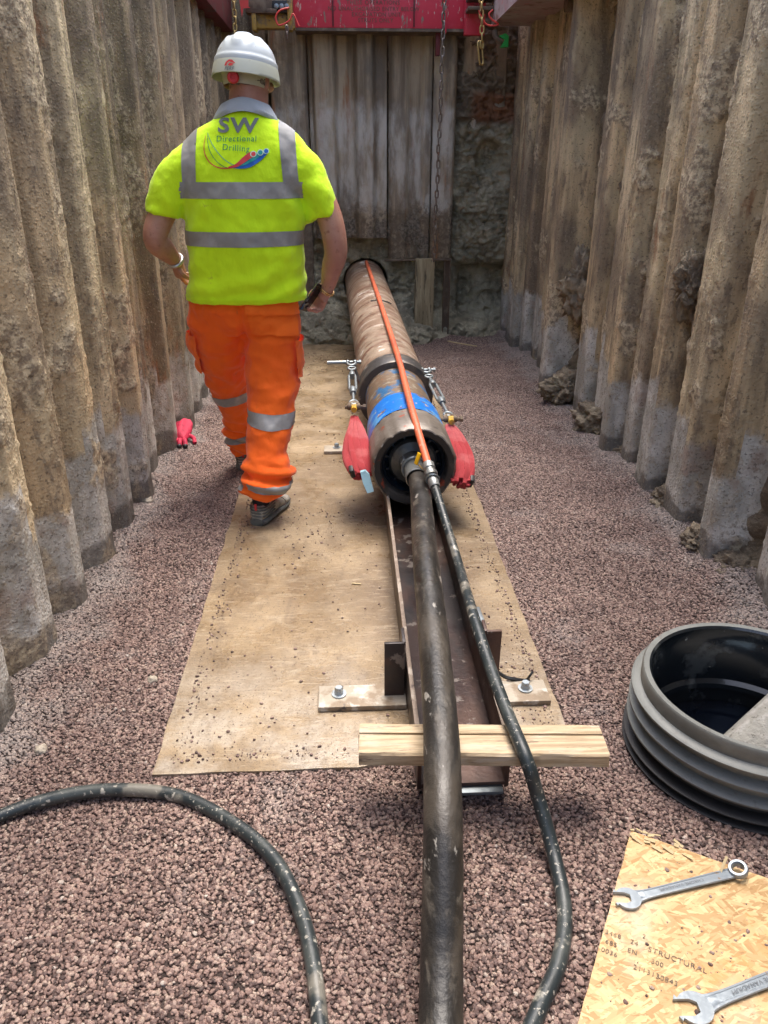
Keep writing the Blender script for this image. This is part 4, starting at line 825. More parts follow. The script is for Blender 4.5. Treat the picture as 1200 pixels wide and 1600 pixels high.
    e = (Y(550, 737, 3.0) if sg < 0 else Y(736, 752, 3.0)); b = B(); b.box(e, (.020, .035, .05), Matrix.Rotation(.25*sg, 3, 'Y') @ Matrix.Rotation(.5, 3, 'X'), .006); b.put('end_sleeve', M['black'], sl_)
    if sg < 0:
        P = [Y(563, 738, 2.99), Y(571, 736, 2.985), Y(577, 742, 2.98), Y(584, 768, 2.95), Y(574, 771, 2.95), Y(567, 755, 2.96)]; b = B(); b.poly(P, (0, .012, .003)); o = b.put('plastic_label', M['paleblue']); tag(o, 'pale blue plastic flap hanging below the left red sling', 'label')
rig('left'); rig('right')

# ------------------------------------------------------------------ plastic ring
rg = empty('manhole_ring', (RC[0], RC[1], -.12), 'ribbed black plastic chamber ring, dusty outside, half sunk in the gravel at the right edge', 'chamber ring')
zt = .225; prof = [(RR-.028, zt-.004), (RR-.026, zt), (RR-.012, zt+.002), (RR-.008, zt-.004), (RR-.008, zt-.040)]
zz = zt-.040
for i in range(9):
    if i < 3: prof += [(RR+.008, zz-.003), (RR+.015, zz-.008), (RR+.015, zz-.013), (RR+.006, zz-.017), (RR-.012, zz-.021), (RR-.014, zz-.028), (RR-.013, zz-.046)]; zz -= .049
    else: prof += [(RR+.012, zz-.002), (RR+.018, zz-.005), (RR+.018, zz-.008), (RR+.010, zz-.010), (RR-.010, zz-.013), (RR-.012, zz-.024)]; zz -= .027
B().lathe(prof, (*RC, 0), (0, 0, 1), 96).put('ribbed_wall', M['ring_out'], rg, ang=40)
B().lathe([(RR-.026, zt), (RR-.032, zt-.006), (RR-.032, zt-.045), (RR-.036, zt-.05), (RR-.037, .045), (RR-.050, .035), (RR-.052, .02), (RR-.045, .012), (RR-.045, -.11)], (*RC, 0), (0, 0, 1), 96).put('inner_wall', M['ring_in'], rg, ang=40)
b = B(); b.lathe([(0.001, -.03), (RR-.046, -.03)], (*RC, 0), (0, 0, 1), 64); o = b.put('water', M['water']); tag(o, kind='structure')
cpi = empty('cement_pipe', (RC[0]+.2, RC[1]-.1, .05), 'grey cement-splashed pipe leaning inside the black ring at the right edge', 'pipe')
a = G(1130, 1150, .03); a = np.array([1.03, 1.50, -.02]); c = np.array([1.47, 1.67, .30]); d_ = (c-a)/np.linalg.norm(c-a); Lc = np.linalg.norm(c-a)
B().lathe([(.07, 0), (.085, 0), (.088, .01), (.088, Lc), (.07, Lc)], a, d_, 40).put('barrel', M['cement'], cpi, ang=40)
B().lathe([(.069, 0), (.069, Lc)], a, d_, 40).put('bore', M['inner'], cpi)

# ------------------------------------------------------------------ osb board and spanners
A = G(985, 1303, .02); e1 = np.array([.874, -.486, 0]); e2_ = np.array([-.503, -.864, 0])
TILT = 0.; ZO = .030
def OB(s, t_, z=0): return A+e1*s+e2_*t_+np.array([0, 0, ZO-A[2]+z])
b = B(); out = []
for s, t_ in [(x, 0) for x in np.linspace(.0, .9, 30)]+[(.9, y_) for y_ in np.linspace(.03, .75, 10)]+[(x, .75) for x in np.linspace(.87, 0, 10)]+[(0, y_) for y_ in np.linspace(.72, .03, 24)]:
    n_ = float(pn(np.array([[s*30, t_*30, 2.]]))[0])*.003; out.append(OB(s+n_, t_+n_, -.018))
b.poly(out, (0, 0, .018)); osb = b.put('osb_board', M['osb']); tag(osb, 'pale orange strand board lying on the gravel at the bottom right, printed and chipped', 'board')
for k in range(16):   # frayed corner
    s = random.uniform(.0, .13); t_ = random.uniform(-.012, .03); l = random.uniform(.015, .045); an = random.uniform(-.5, .7); q = Matrix.Rotation(math.atan2(e1[1], e1[0])+an, 3, 'Z') @ Matrix.Rotation(random.uniform(-.25, .25), 3, 'Y')
    B().box(OB(s, t_, .003), (l*.6, random.uniform(.003, .011), .0016), q, 0).put('frayed_strand', M['splinter'], osb, smooth=False)
B().box(OB(.20, .03, .018), (.05, .006, .0016), Matrix.Rotation(.8, 3, 'Z') @ Matrix.Rotation(-.6, 3, 'Y')).put('frayed_strand', M['splinter'], osb, smooth=False)
B().box(OB(.215, .03, .012), (.035, .005, .0016), Matrix.Rotation(1.2, 3, 'Z') @ Matrix.Rotation(-.4, 3, 'Y')).put('frayed_strand', M['splinter'], osb, smooth=False)
tdir = np.array([.88, -.47, 0.]); tdir /= np.linalg.norm(tdir); tup = np.array([.47, .88, 0.])
def otext(bd, px, py, s):
    c = G(px, py, ZO+.0015); text(bd, s, lambda x, y: tuple(c+tdir*x+tup*y), 'printed_text', M['ink'], osb)
for w_, px, py, sz in (('2.', 1008, 1464, .014), ('24', 991, 1473, .015), ('STRUCTURAL', 1058, 1500, .0165), ('EN', 988, 1487, .0145), ('300', 1027, 1505, .0145), ('2113130843', 1024, 1524, .015), ('3468', 958, 1460, .0145), ('685', 955, 1474, .0145), ('0036', 952, 1488, .0145)): otext(w_, px, py, sz)
S_, T_ = np.meshgrid(np.linspace(.02, .6, 60), np.linspace(.03, .7, 60), indexing='ij'); PO = A+S_[..., None]*e1+T_[..., None]*e2_; PO[..., 2] = ZO
po = PO.reshape(-1, 3); dno = ss(fbm(po, 7, 3, 4.), -.15, .5).reshape(S_.shape)*ss(S_, .04, .22)+.1
scatter('gravel_crumbs', PO, dno, 3200, .0014, .0062, 5, kind='stuff')
def spanner(P0, P1, w0, z, label, jaw, ringend=True, ln=None):
    """open jaw at P0, ring at P1"""
    P0, P1 = Vector(P0), Vector(P1); P0.z = P1.z = z; d = (P1-P0).normalized(); s = Vector((-d.y, d.x, 0)); L = (P1-P0).length
    sp = empty('spanner', P0, label, 'spanner', 'chrome spanners on the strand board'); T = .007
    J = w0; c = P0+d*J*.9; a0 = .30
    dj = (d*math.cos(a0)+s*math.sin(a0)*jaw); sj = Vector((-dj.y, dj.x, 0)); o = []
    # outline of the open head, jaw opening towards -dj
    for t_ in np.linspace(math.pi*.80, 0, 9): o.append(c+dj*math.cos(t_)*J*1.08+sj*math.sin(t_)*J*1.0)
    head = [c-dj*J*1.15+sj*J*.50, c-dj*J*1.0+sj*J*.78]+o+[c+dj*math.cos(t_)*J*1.08+sj*math.sin(t_)*J*1.0 for t_ in np.linspace(-.3, -math.pi*.80, 9)]+[c-dj*J*1.0-sj*J*.78, c-dj*J*1.15-sj*J*.50, c-dj*J*.2-sj*J*.50, c+dj*J*.22-sj*J*.30, c+dj*J*.22+sj*J*.30, c-dj*J*.2+sj*J*.50]
    B().poly([h-Vector((0, 0, T/2)) for h in head], (0, 0, T)).put('open_jaw', M['chrome'], sp, ang=30)
    sh = []; n = 22
    for i in range(n):
        t_ = i/(n-1); c_ = P0+d*(J*1.55+t_*(L-J*1.55-J*.55)); hw = J*.40+J*.28*math.exp(-t_*14)+J*.10*t_; th = T*.9
        c_ = c_+Vector((0, 0, .004*t_ if ringend else 0))
        sh.append([c_+s*x+Vector((0, 0, zq)) for x, zq in ((hw, 0), (hw*.9, th*.45), (hw*.62, th*.5), (hw*.55, th*.36), (-hw*.55, th*.36), (-hw*.62, th*.5), (-hw*.9, th*.45), (-hw, 0), (-hw*.9, -th*.45), (hw*.9, -th*.45))])
    B().rings(sh).put('shank', M['chrome'], sp, ang=40)
    if ringend:
        up = (Vector((0, 0, 1))-d*.35).normalized(); c_ = P1+Vector((0, 0, .010)); B().lathe([(J*.50, -.007), (J*.72, -.007), (J*.82, -.003), (J*.82, .005), (J*.74, .009), (J*.56, .009), (J*.50, .006)], c_, up, 28, close=True).put('ring_end', M['chrome'], sp, ang=40)
    cm = P0+d*(L*.52); rd = -d; ru = Vector((-rd.y, rd.x, 0))
    text('CHROME VANADIUM', J*.40, lambda x, y: tuple(cm+rd*x+ru*y+Vector((0, 0, T*.9*.36+.0012+(.002 if ringend else 0)))), 'stamped_text', M['chrome_ink'], sp)
    return sp
spanner(G(966, 1408, ZO+.006), G(1152, 1364, ZO+.006), .0255, ZO+.006, 'chrome combination spanner lying whole on the strand board, jaw over its left edge', -1)
spanner(G(1066, 1583, ZO+.006), G(1290, 1497, ZO+.006), .031, ZO+.006, 'larger chrome spanner cut off by the bottom right corner of the picture', -1)
# loose bits
def pebbleobj(px, py, r, label, m=M['stone'], z=.012): o = clod(G(px, py, z), r, px*.13, m, 'stone', .7, 3, .35); return tag(o, label, 'stone', 'pale stones lying on the gravel')
pebbleobj(64, 1172, .019, 'pale stone lying alone on the left gravel'); pebbleobj(238, 1062, .016, 'flat pale stone at the left edge of the plate'); pebbleobj(232, 783, .028, 'pale stone at the foot of the left sheet piles')
b = B(); b.box(G(557, 912, .013), (.035, .006, .003), Matrix.Rotation(-.2, 3, 'Z')); o = b.put('wood_chip', M['splinter'], smooth=False); tag(o, 'small yellow wood chip on the plate left of the channel', 'wood chip')
b = B(); b.tube(spline([G(700, 533, .04), G(720, 537, .05), G(745, 541, .04)], 4), .006, 6); o = b.put('white_stick', M['splinter']); tag(o, 'thin white stick lying on the gravel near the back face', 'stick')
# glove: cuff, palm and dark fingertips
gl = empty('work_glove', G(283, 690, .0), 'crumpled pink-red work glove with dark fingertips at the foot of the left wall', 'glove'); g0 = G(283, 688, .04)
b = B(); rgs = []
for i, (dx, dy, dz, a, c) in enumerate([(0, .12, .07, .035, .02), (0, .09, .06, .045, .025), (-.005, .05, .035, .05, .03), (-.01, .0, .02, .05, .026), (-.01, -.03, .01, .045, .02)]):
    rgs.append([g0+np.array([dx+a*math.cos(t_)*(1+.2*math.sin(3*t_+i)), dy+.02*math.sin(2*t_+i), dz+c*math.sin(t_)*(1+.25*math.sin(5*t_))]) for t_ in np.linspace(0, 6.28, 20, endpoint=False)])
b.rings(rgs); b.put('palm', M['glove'], gl, ang=80)
for i in range(4):
    x = -.05+i*.028; P = [g0+np.array([x*.7, -.02, .012]), g0+np.array([x, -.055, .015]), g0+np.array([x*1.2, -.085, -.005])]
    f = B().tube(spline(P, 4), [.013]*9, 8).ball(P[2], .012, 8, 6).put('finger', M['glove'], gl, ang=80); B().ball(P[2]+np.array([0, -.004, 0]), .0145, 10, 8).put('fingertip', M['black'], f)
f = B().tube(spline([g0+np.array([.04, .03, .02]), g0+np.array([.07, .01, .01]), g0+np.array([.08, -.02, -.01])], 4), .012, 8).put('thumb', M['glove'], gl, ang=80)
# ------------------------------------------------------------------ person
PY = 3.37
person = empty('person', (-.44, 3.4, .0), 'person in a yellow high-visibility polo, orange trousers and white helmet walking away along the plate', 'person')
def ellr(c, a, b_, rot=(0, 0, 0), k=36, sq=1.0, mod=None):
    """ring: centre, half width x, half depth y (in the ring's own plane), euler tilt"""
    q = Matrix.Rotation(rot[2], 3, 'Z') @ Matrix.Rotation(rot[1], 3, 'Y') @ Matrix.Rotation(rot[0], 3, 'X'); out = []
    for j in range(k):
        t_ = 2*math.pi*j/k; cx, cy = math.cos(t_), math.sin(t_)
        cx = math.copysign(abs(cx)**sq, cx); cy = math.copysign(abs(cy)**sq, cy); f = mod(t_) if mod else 1
        out.append(Vector(c)+q @ Vector((a*cx*f, b_*cy*f, 0)))
    return out
def limb(b, pts, k=24):
    """pts: (x,y,z,r1[,r2]) tapered limb with rings square to its run"""
    P = spline([p[:3] for p in pts], 5); rr = spline([(p[3], p[4] if len(p) > 4 else p[3], 0) for p in pts], 5)
    n = len(P); rg = []; N_ = None
    for i in range(n):
        T = Vector(P[min(i+1, n-1)])-Vector(P[max(i-1, 0)]); T.normalize(); S = Vector((1, 0, 0)); S = (S-T*S.dot(T)).normalized(); Nn_ = T.cross(S)
        rg.append([Vector(P[i])+S*math.cos(2*math.pi*j/k)*rr[i][0]+Nn_*math.sin(2*math.pi*j/k)*rr[i][1] for j in range(k)])
    b.rings(rg); return b
def solid(b, voxel, smooth=4, disp=None):
    """fuse the closed shapes of b into one continuous skin"""
    bmesh.ops.recalc_face_normals(b.bm, faces=b.bm.faces); bmesh.ops.triangulate(b.bm, faces=[f for f in b.bm.faces if len(f.verts) > 4])
    me = bpy.data.meshes.new('m'); b.bm.to_mesh(me); b.bm.free(); o = bpy.data.objects.new('tmp', me); C.objects.link(o)
    r = o.modifiers.new('r', 'REMESH'); r.mode = 'VOXEL'; r.voxel_size = voxel; s = o.modifiers.new('s', 'SMOOTH'); s.iterations = smooth; s.factor = .5
    bpy.context.view_layer.update(); m2 = bpy.data.meshes.new_from_object(o.evaluated_get(bpy.context.evaluated_depsgraph_get())); bpy.data.objects.remove(o)
    if disp is not None:
        n = len(m2.vertices); a = np.empty(n*3); m2.vertices.foreach_get('co', a); a = a.reshape(-1, 3); nr = np.empty(n*3); m2.vertices.foreach_get('normal', nr); nr = nr.reshape(-1, 3)
        a = a+nr*disp(a)[:, None]; m2.vertices.foreach_set('co', a.reshape(-1).astype(np.float32)); m2.update()
    return m2
def band(me, planes, off, name, m, parent, keep=None):
    """strip of a skin between planes (point, normal pointing to the side kept), lifted off it"""
    bm = bmesh.new(); bm.from_mesh(me)
    for p, nrm in planes:
        bmesh.ops.bisect_plane(bm, geom=list(bm.verts)+list(bm.edges)+list(bm.faces), plane_co=Vector(p), plane_no=Vector(nrm), clear_inner=True)
    if keep: bmesh.ops.delete(bm, geom=[f for f in bm.faces if not keep(f.calc_center_median())], context='FACES')
    bm.normal_update(); 
    for v in bm.verts: v.co += v.normal*off
    bmesh.ops.delete(bm, geom=[v for v in bm.verts if not v.link_faces], context='VERTS')
    me2 = bpy.data.meshes.new('m'); bm.to_mesh(me2); bm.free(); return link(name, me2, m, parent)
# shirt
b = B()
TR = [(.935, -.438, .262, .172), (.95, -.438, .262, .175), (1.05, -.430, .247, .178), (1.15, -.425, .243, .18), (1.25, -.422, .246, .175), (1.34, -.420, .252, .168), (1.42, -.414, .262, .158), (1.50, -.407, .262, .142), (1.555, -.403, .238, .122), (1.60, -.398, .185, .105), (1.635, -.392, .125, .092), (1.66, -.39, .09, .085)]
TS = spline([(x, z, 0) for z, x, *_ in TR], 4); TW = spline([(w, d, 0) for *_, w, d in TR], 4)
b.rings([ellr((p[0], PY+.01, p[1]), w[0], w[1], sq=.86) for p, w in zip(TS, TW)])
SHL, SHR = (-.60, PY, 1.515), (-.205, PY, 1.505)
hemL, hemR = np.array(Y(256, 331, 3.36)), np.array(Y(505, 335, 3.36))
limb(b, [(-.52, PY, 1.53, .08, .09), (-.615, PY, 1.468, .086, .095), (-.692, PY-.005, 1.395, .085, .09), (hemL[0]+.005, 3.36, hemL[2]+.02, .080, .08), (hemL[0]-.004, 3.36, hemL[2]-.012, .079, .08)])
limb(b, [(-.28, PY, 1.52, .08, .09), (-.192, PY, 1.462, .083, .095), (-.133, PY-.005, 1.385, .079, .088), (hemR[0]-.006, 3.36, hemR[2]+.02, .073, .078), (hemR[0]+.002, 3.36, hemR[2]-.012, .073, .078)])
def folds(a):
    x, y, z = a[:, 0], a[:, 1], a[:, 2]
    w = .005*fbm(a*np.array([1, 1, 1.6]), 7, 3, 2.)-.006*np.abs(fbm(a*np.array([1.6, 1, 1]), 6, 2, 2.))+.0035*fbm(a, 17, 3, 5.)
    # drag lines to the armpits and sag above the hem
    w = w+.006*np.sin((z*1.0+np.abs(x+.42)*1.25)*34+3*fbm(a, 4, 2, 1.))*ss(np.abs(x+.42), .09, .24)*ss(z, 1.02, 1.2)*ss(z, 1.6, 1.45)
    w = w+.006*np.sin((z-.25*(x+.42))*62+4*fbm(a, 3, 2, 8.))*ss(z, 1.12, 1.0)*ss(z, .95, .99)
    w = w+.005*np.cos((x+.42)*26)*ss(z, 1.45, 1.25)*ss(z, .98, 1.1)
    return w*.9
sh = solid(b, .0085, 5, folds)
shc = sh.copy(); shirt = link('polo_shirt', sh, M['shirt'], person)
AX = lambda v: (v.x > -.695 and v.x < -.137) or v.z > 1.45
tors = lambda v: (-.71 < v.x < -.13)
band(shc, [((0, 0, 1.345), (0, 0, 1)), ((0, 0, 1.405), (0, 0, -1))], .0022, 'reflective_band', M['reflect'], shirt, lambda v: -.662 < v.x < -.174)
band(shc, [((0, 0, 1.165), (0, 0, 1)), ((0, 0, 1.222), (0, 0, -1))], .0022, 'reflective_band', M['reflect'], shirt, tors)
for xa, xb, s in ((-.655, -.595, .10), (-.242, -.182, -.10)):
    band(shc, [((xa, 0, 1.3), (1, 0, -.06*np.sign(s))), ((xb, 0, 1.3), (-1, 0, .06*np.sign(s))), ((0, 0, 1.400), (0, 0, 1))], .0026, 'reflective_strip', M['reflect'], shirt)
# hem welts
band(shc, [((0, 0, .955), (0, 0, 1)), ((0, 0, .962), (0, 0, -1))], .0022, 'hem_stitching', M['shirt'], shirt, tors)
# collar
b = B(); rg = []
for i, (r1, r2, z, dy) in enumerate([(.098, .088, 1.622, .0), (.108, .098, 1.634, 0), (.096, .088, 1.702, .006), (.090, .083, 1.708, .008), (.086, .079, 1.700, .01), (.09, .083, 1.64, .004)]):
    rg.append([Vector((-.392+r1*1.0*math.cos(t_)*(1+.25*max(0, .35-i*.1)), PY+.012+dy+r2*math.sin(t_), z+(.034*max(0, -math.sin(t_)) if z < 1.66 else 0)-.055*max(0, math.sin(t_))-.022*abs(math.cos(t_))**1.5)) for t_ in np.linspace(0, 2*math.pi, 40, endpoint=False)])
b.rings([rg[0]]+rg[1:], False)
b2 = b
bmesh.ops.remove_doubles(b2.bm, verts=b2.bm.verts, dist=1e-5)
for v in b2.bm.verts:   # the collar lies wider over the shoulders at the back
    if v.co.z < 1.66: v.co.x = -.392+(v.co.x+.392)*1.22; v.co.y = PY+(v.co.y-PY)*1.16
o = b2.put('collar', M['collar'], shirt, ang=80); md = o.modifiers.new('s', 'SUBSURF'); md.levels = md.render_levels = 1
# lettering on the back, laid onto the cloth along +Y
bm = bmesh.new(); bm.from_mesh(shc); bvh = BVHTree.FromBMesh(bm); bm.free()
YP = 3.20
def onback(px, py, lift=.003):
    p = Y(px, py, YP); h = bvh.ray_cast(Vector((p[0], 2.6, p[2])), Vector((0, 1, 0)))
    yy = h[0].y if h[0] is not None else YP; return (p[0], yy-lift, p[2])
def stext(body, px, py, size, m, sx=1., bold=False, name='lettering', sl=0.):
    u = FPX/3.06; text(body, size, lambda x, y: onback(px+x*u*sx, py-y*u+x*u*sl, .0042), name, m, shirt, bold)
stext('SW', 367, 195, .088, M['lgrey'], 1.22, True, sl=.02); stext('Directional', 366, 216, .036, M['lgreen'], .92, sl=.0); stext('Drilling', 366, 231, .037, M['lgreen'], .92, sl=.07)
def ribbon(pts, ws, m, name, lift=.0036, n=8):
    P = np.array(spline([(x, y, 0) for x, y in pts], n)); W = np.interp(np.linspace(0, 1, len(P)), np.linspace(0, 1, len(ws)), ws); b = B(); L, Rr = [], []
    for i in range(len(P)):
        t_ = P[min(i+1, len(P)-1)]-P[max(i-1, 0)]; t_ /= np.linalg.norm(t_)+1e-9; nx, ny = -t_[1], t_[0]
        L.append(b.bm.verts.new(Vector(onback(P[i][0]+nx*W[i], P[i][1]+ny*W[i], lift)))); Rr.append(b.bm.verts.new(Vector(onback(P[i][0]-nx*W[i], P[i][1]-ny*W[i], lift))))
    for i in range(len(P)-1): b.bm.faces.new((L[i], L[i+1], Rr[i+1], Rr[i]))
    return b.put(name, m, shirt, smooth=False)
q_ = lambda pts: [(300+x/8.571, 160+y/8.571) for x, y in pts]
sw = empty  # swoosh: three lines sweeping into three pipes
ribbon(q_([(135, 430), (120, 560), (140, 690), (210, 800), (320, 868), (430, 882), (520, 870)]), [.3, .55, .8, .8, 1.0, 1.4], M['lred'], 'swoosh_line', .0036)
ribbon(q_([(158, 400), (170, 520), (215, 660), (300, 780), (400, 855), (450, 872)]), [.25, .5, .55, .5, .4], M['lgreen'], 'swoosh_line', .0040)
ribbon(q_([(160, 390), (205, 500), (290, 630), (400, 750), (500, 820), (550, 838)]), [.25, .5, .55, .5, .4], M['lteal'], 'swoosh_line', .0040)
ribbon(q_([(520, 872), (640, 865), (760, 830), (880, 745), (975, 655)]), [.8, 2.6, 4.4, 4.8, 4.0], M['lblue'], 'swoosh_pipe', .0044)
ribbon(q_([(600, 850), (700, 810), (800, 750), (900, 675)]), [1.4, 3.0, 3.8, 4.2], M['lteal'], 'swoosh_pipe', .0052)
ribbon(q_([(480, 868), (580, 845), (680, 770), (750, 715), (805, 685)]), [1.2, 2.6, 4.2, 4.6, 4.8], M['lred'], 'swoosh_pipe', .0060)
for (x, y, r, mm) in ((808, 688, 5.0, 'lred'), (900, 668, 5.0, 'lteal'), (978, 648, 4.6, 'lblue')):
    for rr_, lf, m_ in ((r, .0066, 'lpale'), (r*.72, .0072, mm)):
        b = B(); cx, cy = q_([(x, y)])[0]; b.bm.faces.new([b.bm.verts.new(Vector(onback(cx+rr_*math.cos(t_), cy+rr_*math.sin(t_), lf))) for t_ in np.linspace(0, 2*math.pi, 18, endpoint=False)]); b.put('swoosh_end', M[m_], shirt, smooth=False)
# trousers
b = B()
b.rings([ellr((-.455, PY+.02, 1.06), .20, .14), ellr((-.452, PY+.02, .98), .225, .155), ellr((-.452, PY+.02, .90), .243, .165), ellr((-.455, PY+.03, .84), .240, .15), ellr((-.46, PY+.03, .80), .20, .12)])
limb(b, [(-.575, 3.42, .94, .12, .13), (-.578, 3.43, .82, .140, .14), (-.592, 3.50, .68, .125, .125), (-.592, 3.59, .52, .098, .105), (-.580, 3.66, .40, .085, .092), (-.574, 3.71, .28, .078, .085), (-.572, 3.75, .17, .078, .085), (-.572, 3.77, .11, .070, .078)])
limb(b, [(-.335, 3.39, .94, .12, .13), (-.340, 3.38, .82, .132, .135), (-.346, 3.36, .66, .126, .125), (-.352, 3.30, .50, .112, .115), (-.366, 3.22, .38, .103, .105), (-.376, 3.16, .29, .097, .098), (-.374, 3.13, .232, .120, .115), (-.380, 3.11, .198, .100, .10), (-.384, 3.10, .168, .116, .108), (-.386, 3.10, .142, .092, .09)])
def tf(a):
    x, y, z = a[:, 0], a[:, 1], a[:, 2]; w = .012*fbm(a*np.array([1, 1, 1.3]), 6, 3, 4.)-.012*np.abs(fbm(a*np.array([1, 1, 1.8]), 8, 2, 6.))+.005*fbm(a, 15, 3, 1.)
    kz = ss(z, .34, .22); w = w+kz*.012*np.sin(z*105+3.5*(x+.38)*8+3*fbm(a, 4, 2, 6.))
    w = w+.006*np.sin((z+.5*x)*48+4*fbm(a, 3, 2, 3.))*np.exp(-((z-.56)/.12)**2)+.006*np.sin((z-.6*x)*40+4*fbm(a, 3, 2, 5.))*np.exp(-((z-.80)/.09)**2)
    w = w-.016*np.exp(-((x+.455)/.012)**2)*ss(z, .98, .9)*ss(z, .70, .8)*ss(y, 3.5, 3.3); return w
tr = solid(b, .009, 4, tf); trc = tr.copy(); trous = link('trousers', tr, M['trouser'], person)
band(trc, [((0, 0, .425), (0, -.12, 1)), ((0, 0, .482), (0, .12, -1))], .0022, 'reflective_band', M['reflect'], trous, lambda v: v.x > -.47) if False else None
rl_ = lambda v: v.x > -.474
ll_ = lambda v: v.x < -.474
band(trc, [((-.36, 3.2, .418), (.10, 0, 1)), ((-.36, 3.2, .478), (-.10, 0, -1))], .0024, 'reflective_band', M['reflect'], trous, rl_)
band(trc, [((-.38, 3.1, .168), (.25, 0, 1)), ((-.38, 3.1, .208), (-.15, 0, -1))], .0024, 'reflective_band', M['reflect'], trous, lambda v: v.x > -.45 and v.y < 3.16)
band(trc, [((-.58, 3.6, .405), (-.10, 0, 1)), ((-.58, 3.6, .455), (.10, 0, -1))], .0024, 'reflective_band', M['reflect'], trous, ll_)
band(trc, [((-.58, 3.7, .165), (-.10, 0, 1)), ((-.58, 3.7, .205), (.10, 0, -1))], .0024, 'reflective_band', M['reflect'], trous, ll_)
# back pocket with flap, and two thigh pockets
band(trc, [((-.425, 0, .9), (1, 0, .12)), ((-.232, 0, .9), (-1, 0, -.1)), ((-.33, 0, .805), (.10, 0, 1)), ((0, 0, .955), (0, 0, -1))], .010, 'back_pocket', M['trouser_seam'], trous, lambda v: v.y < 3.36)
band(trc, [((-.428, 0, .9), (1, 0, .1)), ((-.228, 0, .9), (-1, 0, -.1)), ((-.33, 0, .892), (.10, 0, 1)), ((0, 0, .955), (0, 0, -1))], .018, 'pocket_flap', M['trouser_seam'], trous, lambda v: v.y < 3.36)
band(trc, [((-.245, 0, .7), (1, 0, .0)), ((0, 0, .60), (0, 0, 1)), ((0, 0, .775), (0, 0, -1)), ((0, 3.28, 0), (0, 1, 0))], .018, 'thigh_pocket', M['trouser_seam'], trous)
band(trc, [((-.665, 0, .7), (-1, 0, .0)), ((0, 0, .60), (0, 0, 1)), ((0, 0, .79), (0, 0, -1))], .014, 'thigh_pocket', M['trouser_seam'], trous)
# body: head, neck, arms and hands in one skin
b = B(); HX, HY_, HZ = -.372, PY+.035, 1.775
b.rings([ellr((HX-.012, PY+.01, 1.60), .084, .080), ellr((HX-.012, PY+.012, 1.66), .080, .078), ellr((HX-.006, PY+.02, 1.70), .077, .080), ellr((HX-.002, PY+.03, 1.74), .076, .088), ellr((HX, HY_, 1.79), .077, .098), ellr((HX, HY_, 1.84), .077, .098), ellr((HX, HY_, 1.875), .062, .082), ellr((HX, HY_, 1.895), .03, .04)])
HT = R(-22)         # the head is turned to the right
hd = lambda x, y, z: (HX+x*math.cos(HT)-y*math.sin(HT), HY_+x*math.sin(HT)+y*math.cos(HT), z)
b.ball(hd(0, .045, 1.735), (.052, .062, .055)).ball(hd(0, .085, 1.695), (.030, .026, .022)).ball(hd(0, .055, 1.80), (.062, .055, .05))
limb(b, [(*hd(0, .102, 1.80), .009, .009), (*hd(0, .118, 1.765), .014, .013), (*hd(0, .112, 1.752), .013, .01)], 12)
b.ball(hd(0, .104, 1.722), (.024, .012, .007)).ball(hd(0, .102, 1.712), (.022, .012, .008))
for s in (-1, 1): b.ball(hd(s*.046, .075, 1.75), (.022, .025, .02)).ball(hd(s*.03, .092, 1.805), (.024, .012, .008)); b.ball(hd(s*.080, -.005, 1.765), (.010, .020, .034)).ball(hd(s*.084, -.010, 1.785), (.008, .022, .016))
wrL, haL = np.array(Y(274, 408, 3.44)), np.array(Y(290, 445, 3.53)); elL = np.array([-.795, 3.335, 1.185])
wrR, haR = np.array(Y(511, 452, 3.40)), np.array(Y(492, 484, 3.43)); elR = np.array([-.048, 3.345, 1.135])
limb(b, [(-.62, PY, 1.49, .06, .06), (-.71, 3.365, 1.36, .056, .060), (-.775, 3.345, 1.25, .052, .058), (*elL, .047, .052), (*(elL*.6+wrL*.4), .046, .048), (*wrL, .028, .033), (*(wrL*.5+haL*.5), .026, .036)])
limb(b, [(-.19, PY, 1.49, .06, .06), (-.115, 3.365, 1.37, .056, .060), (-.065, 3.35, 1.25, .053, .057), (*elR, .049, .052), (*(elR*.6+wrR*.4), .045, .048), (*wrR, .029, .034), (*(wrR*.6+haR*.4), .024, .036)])
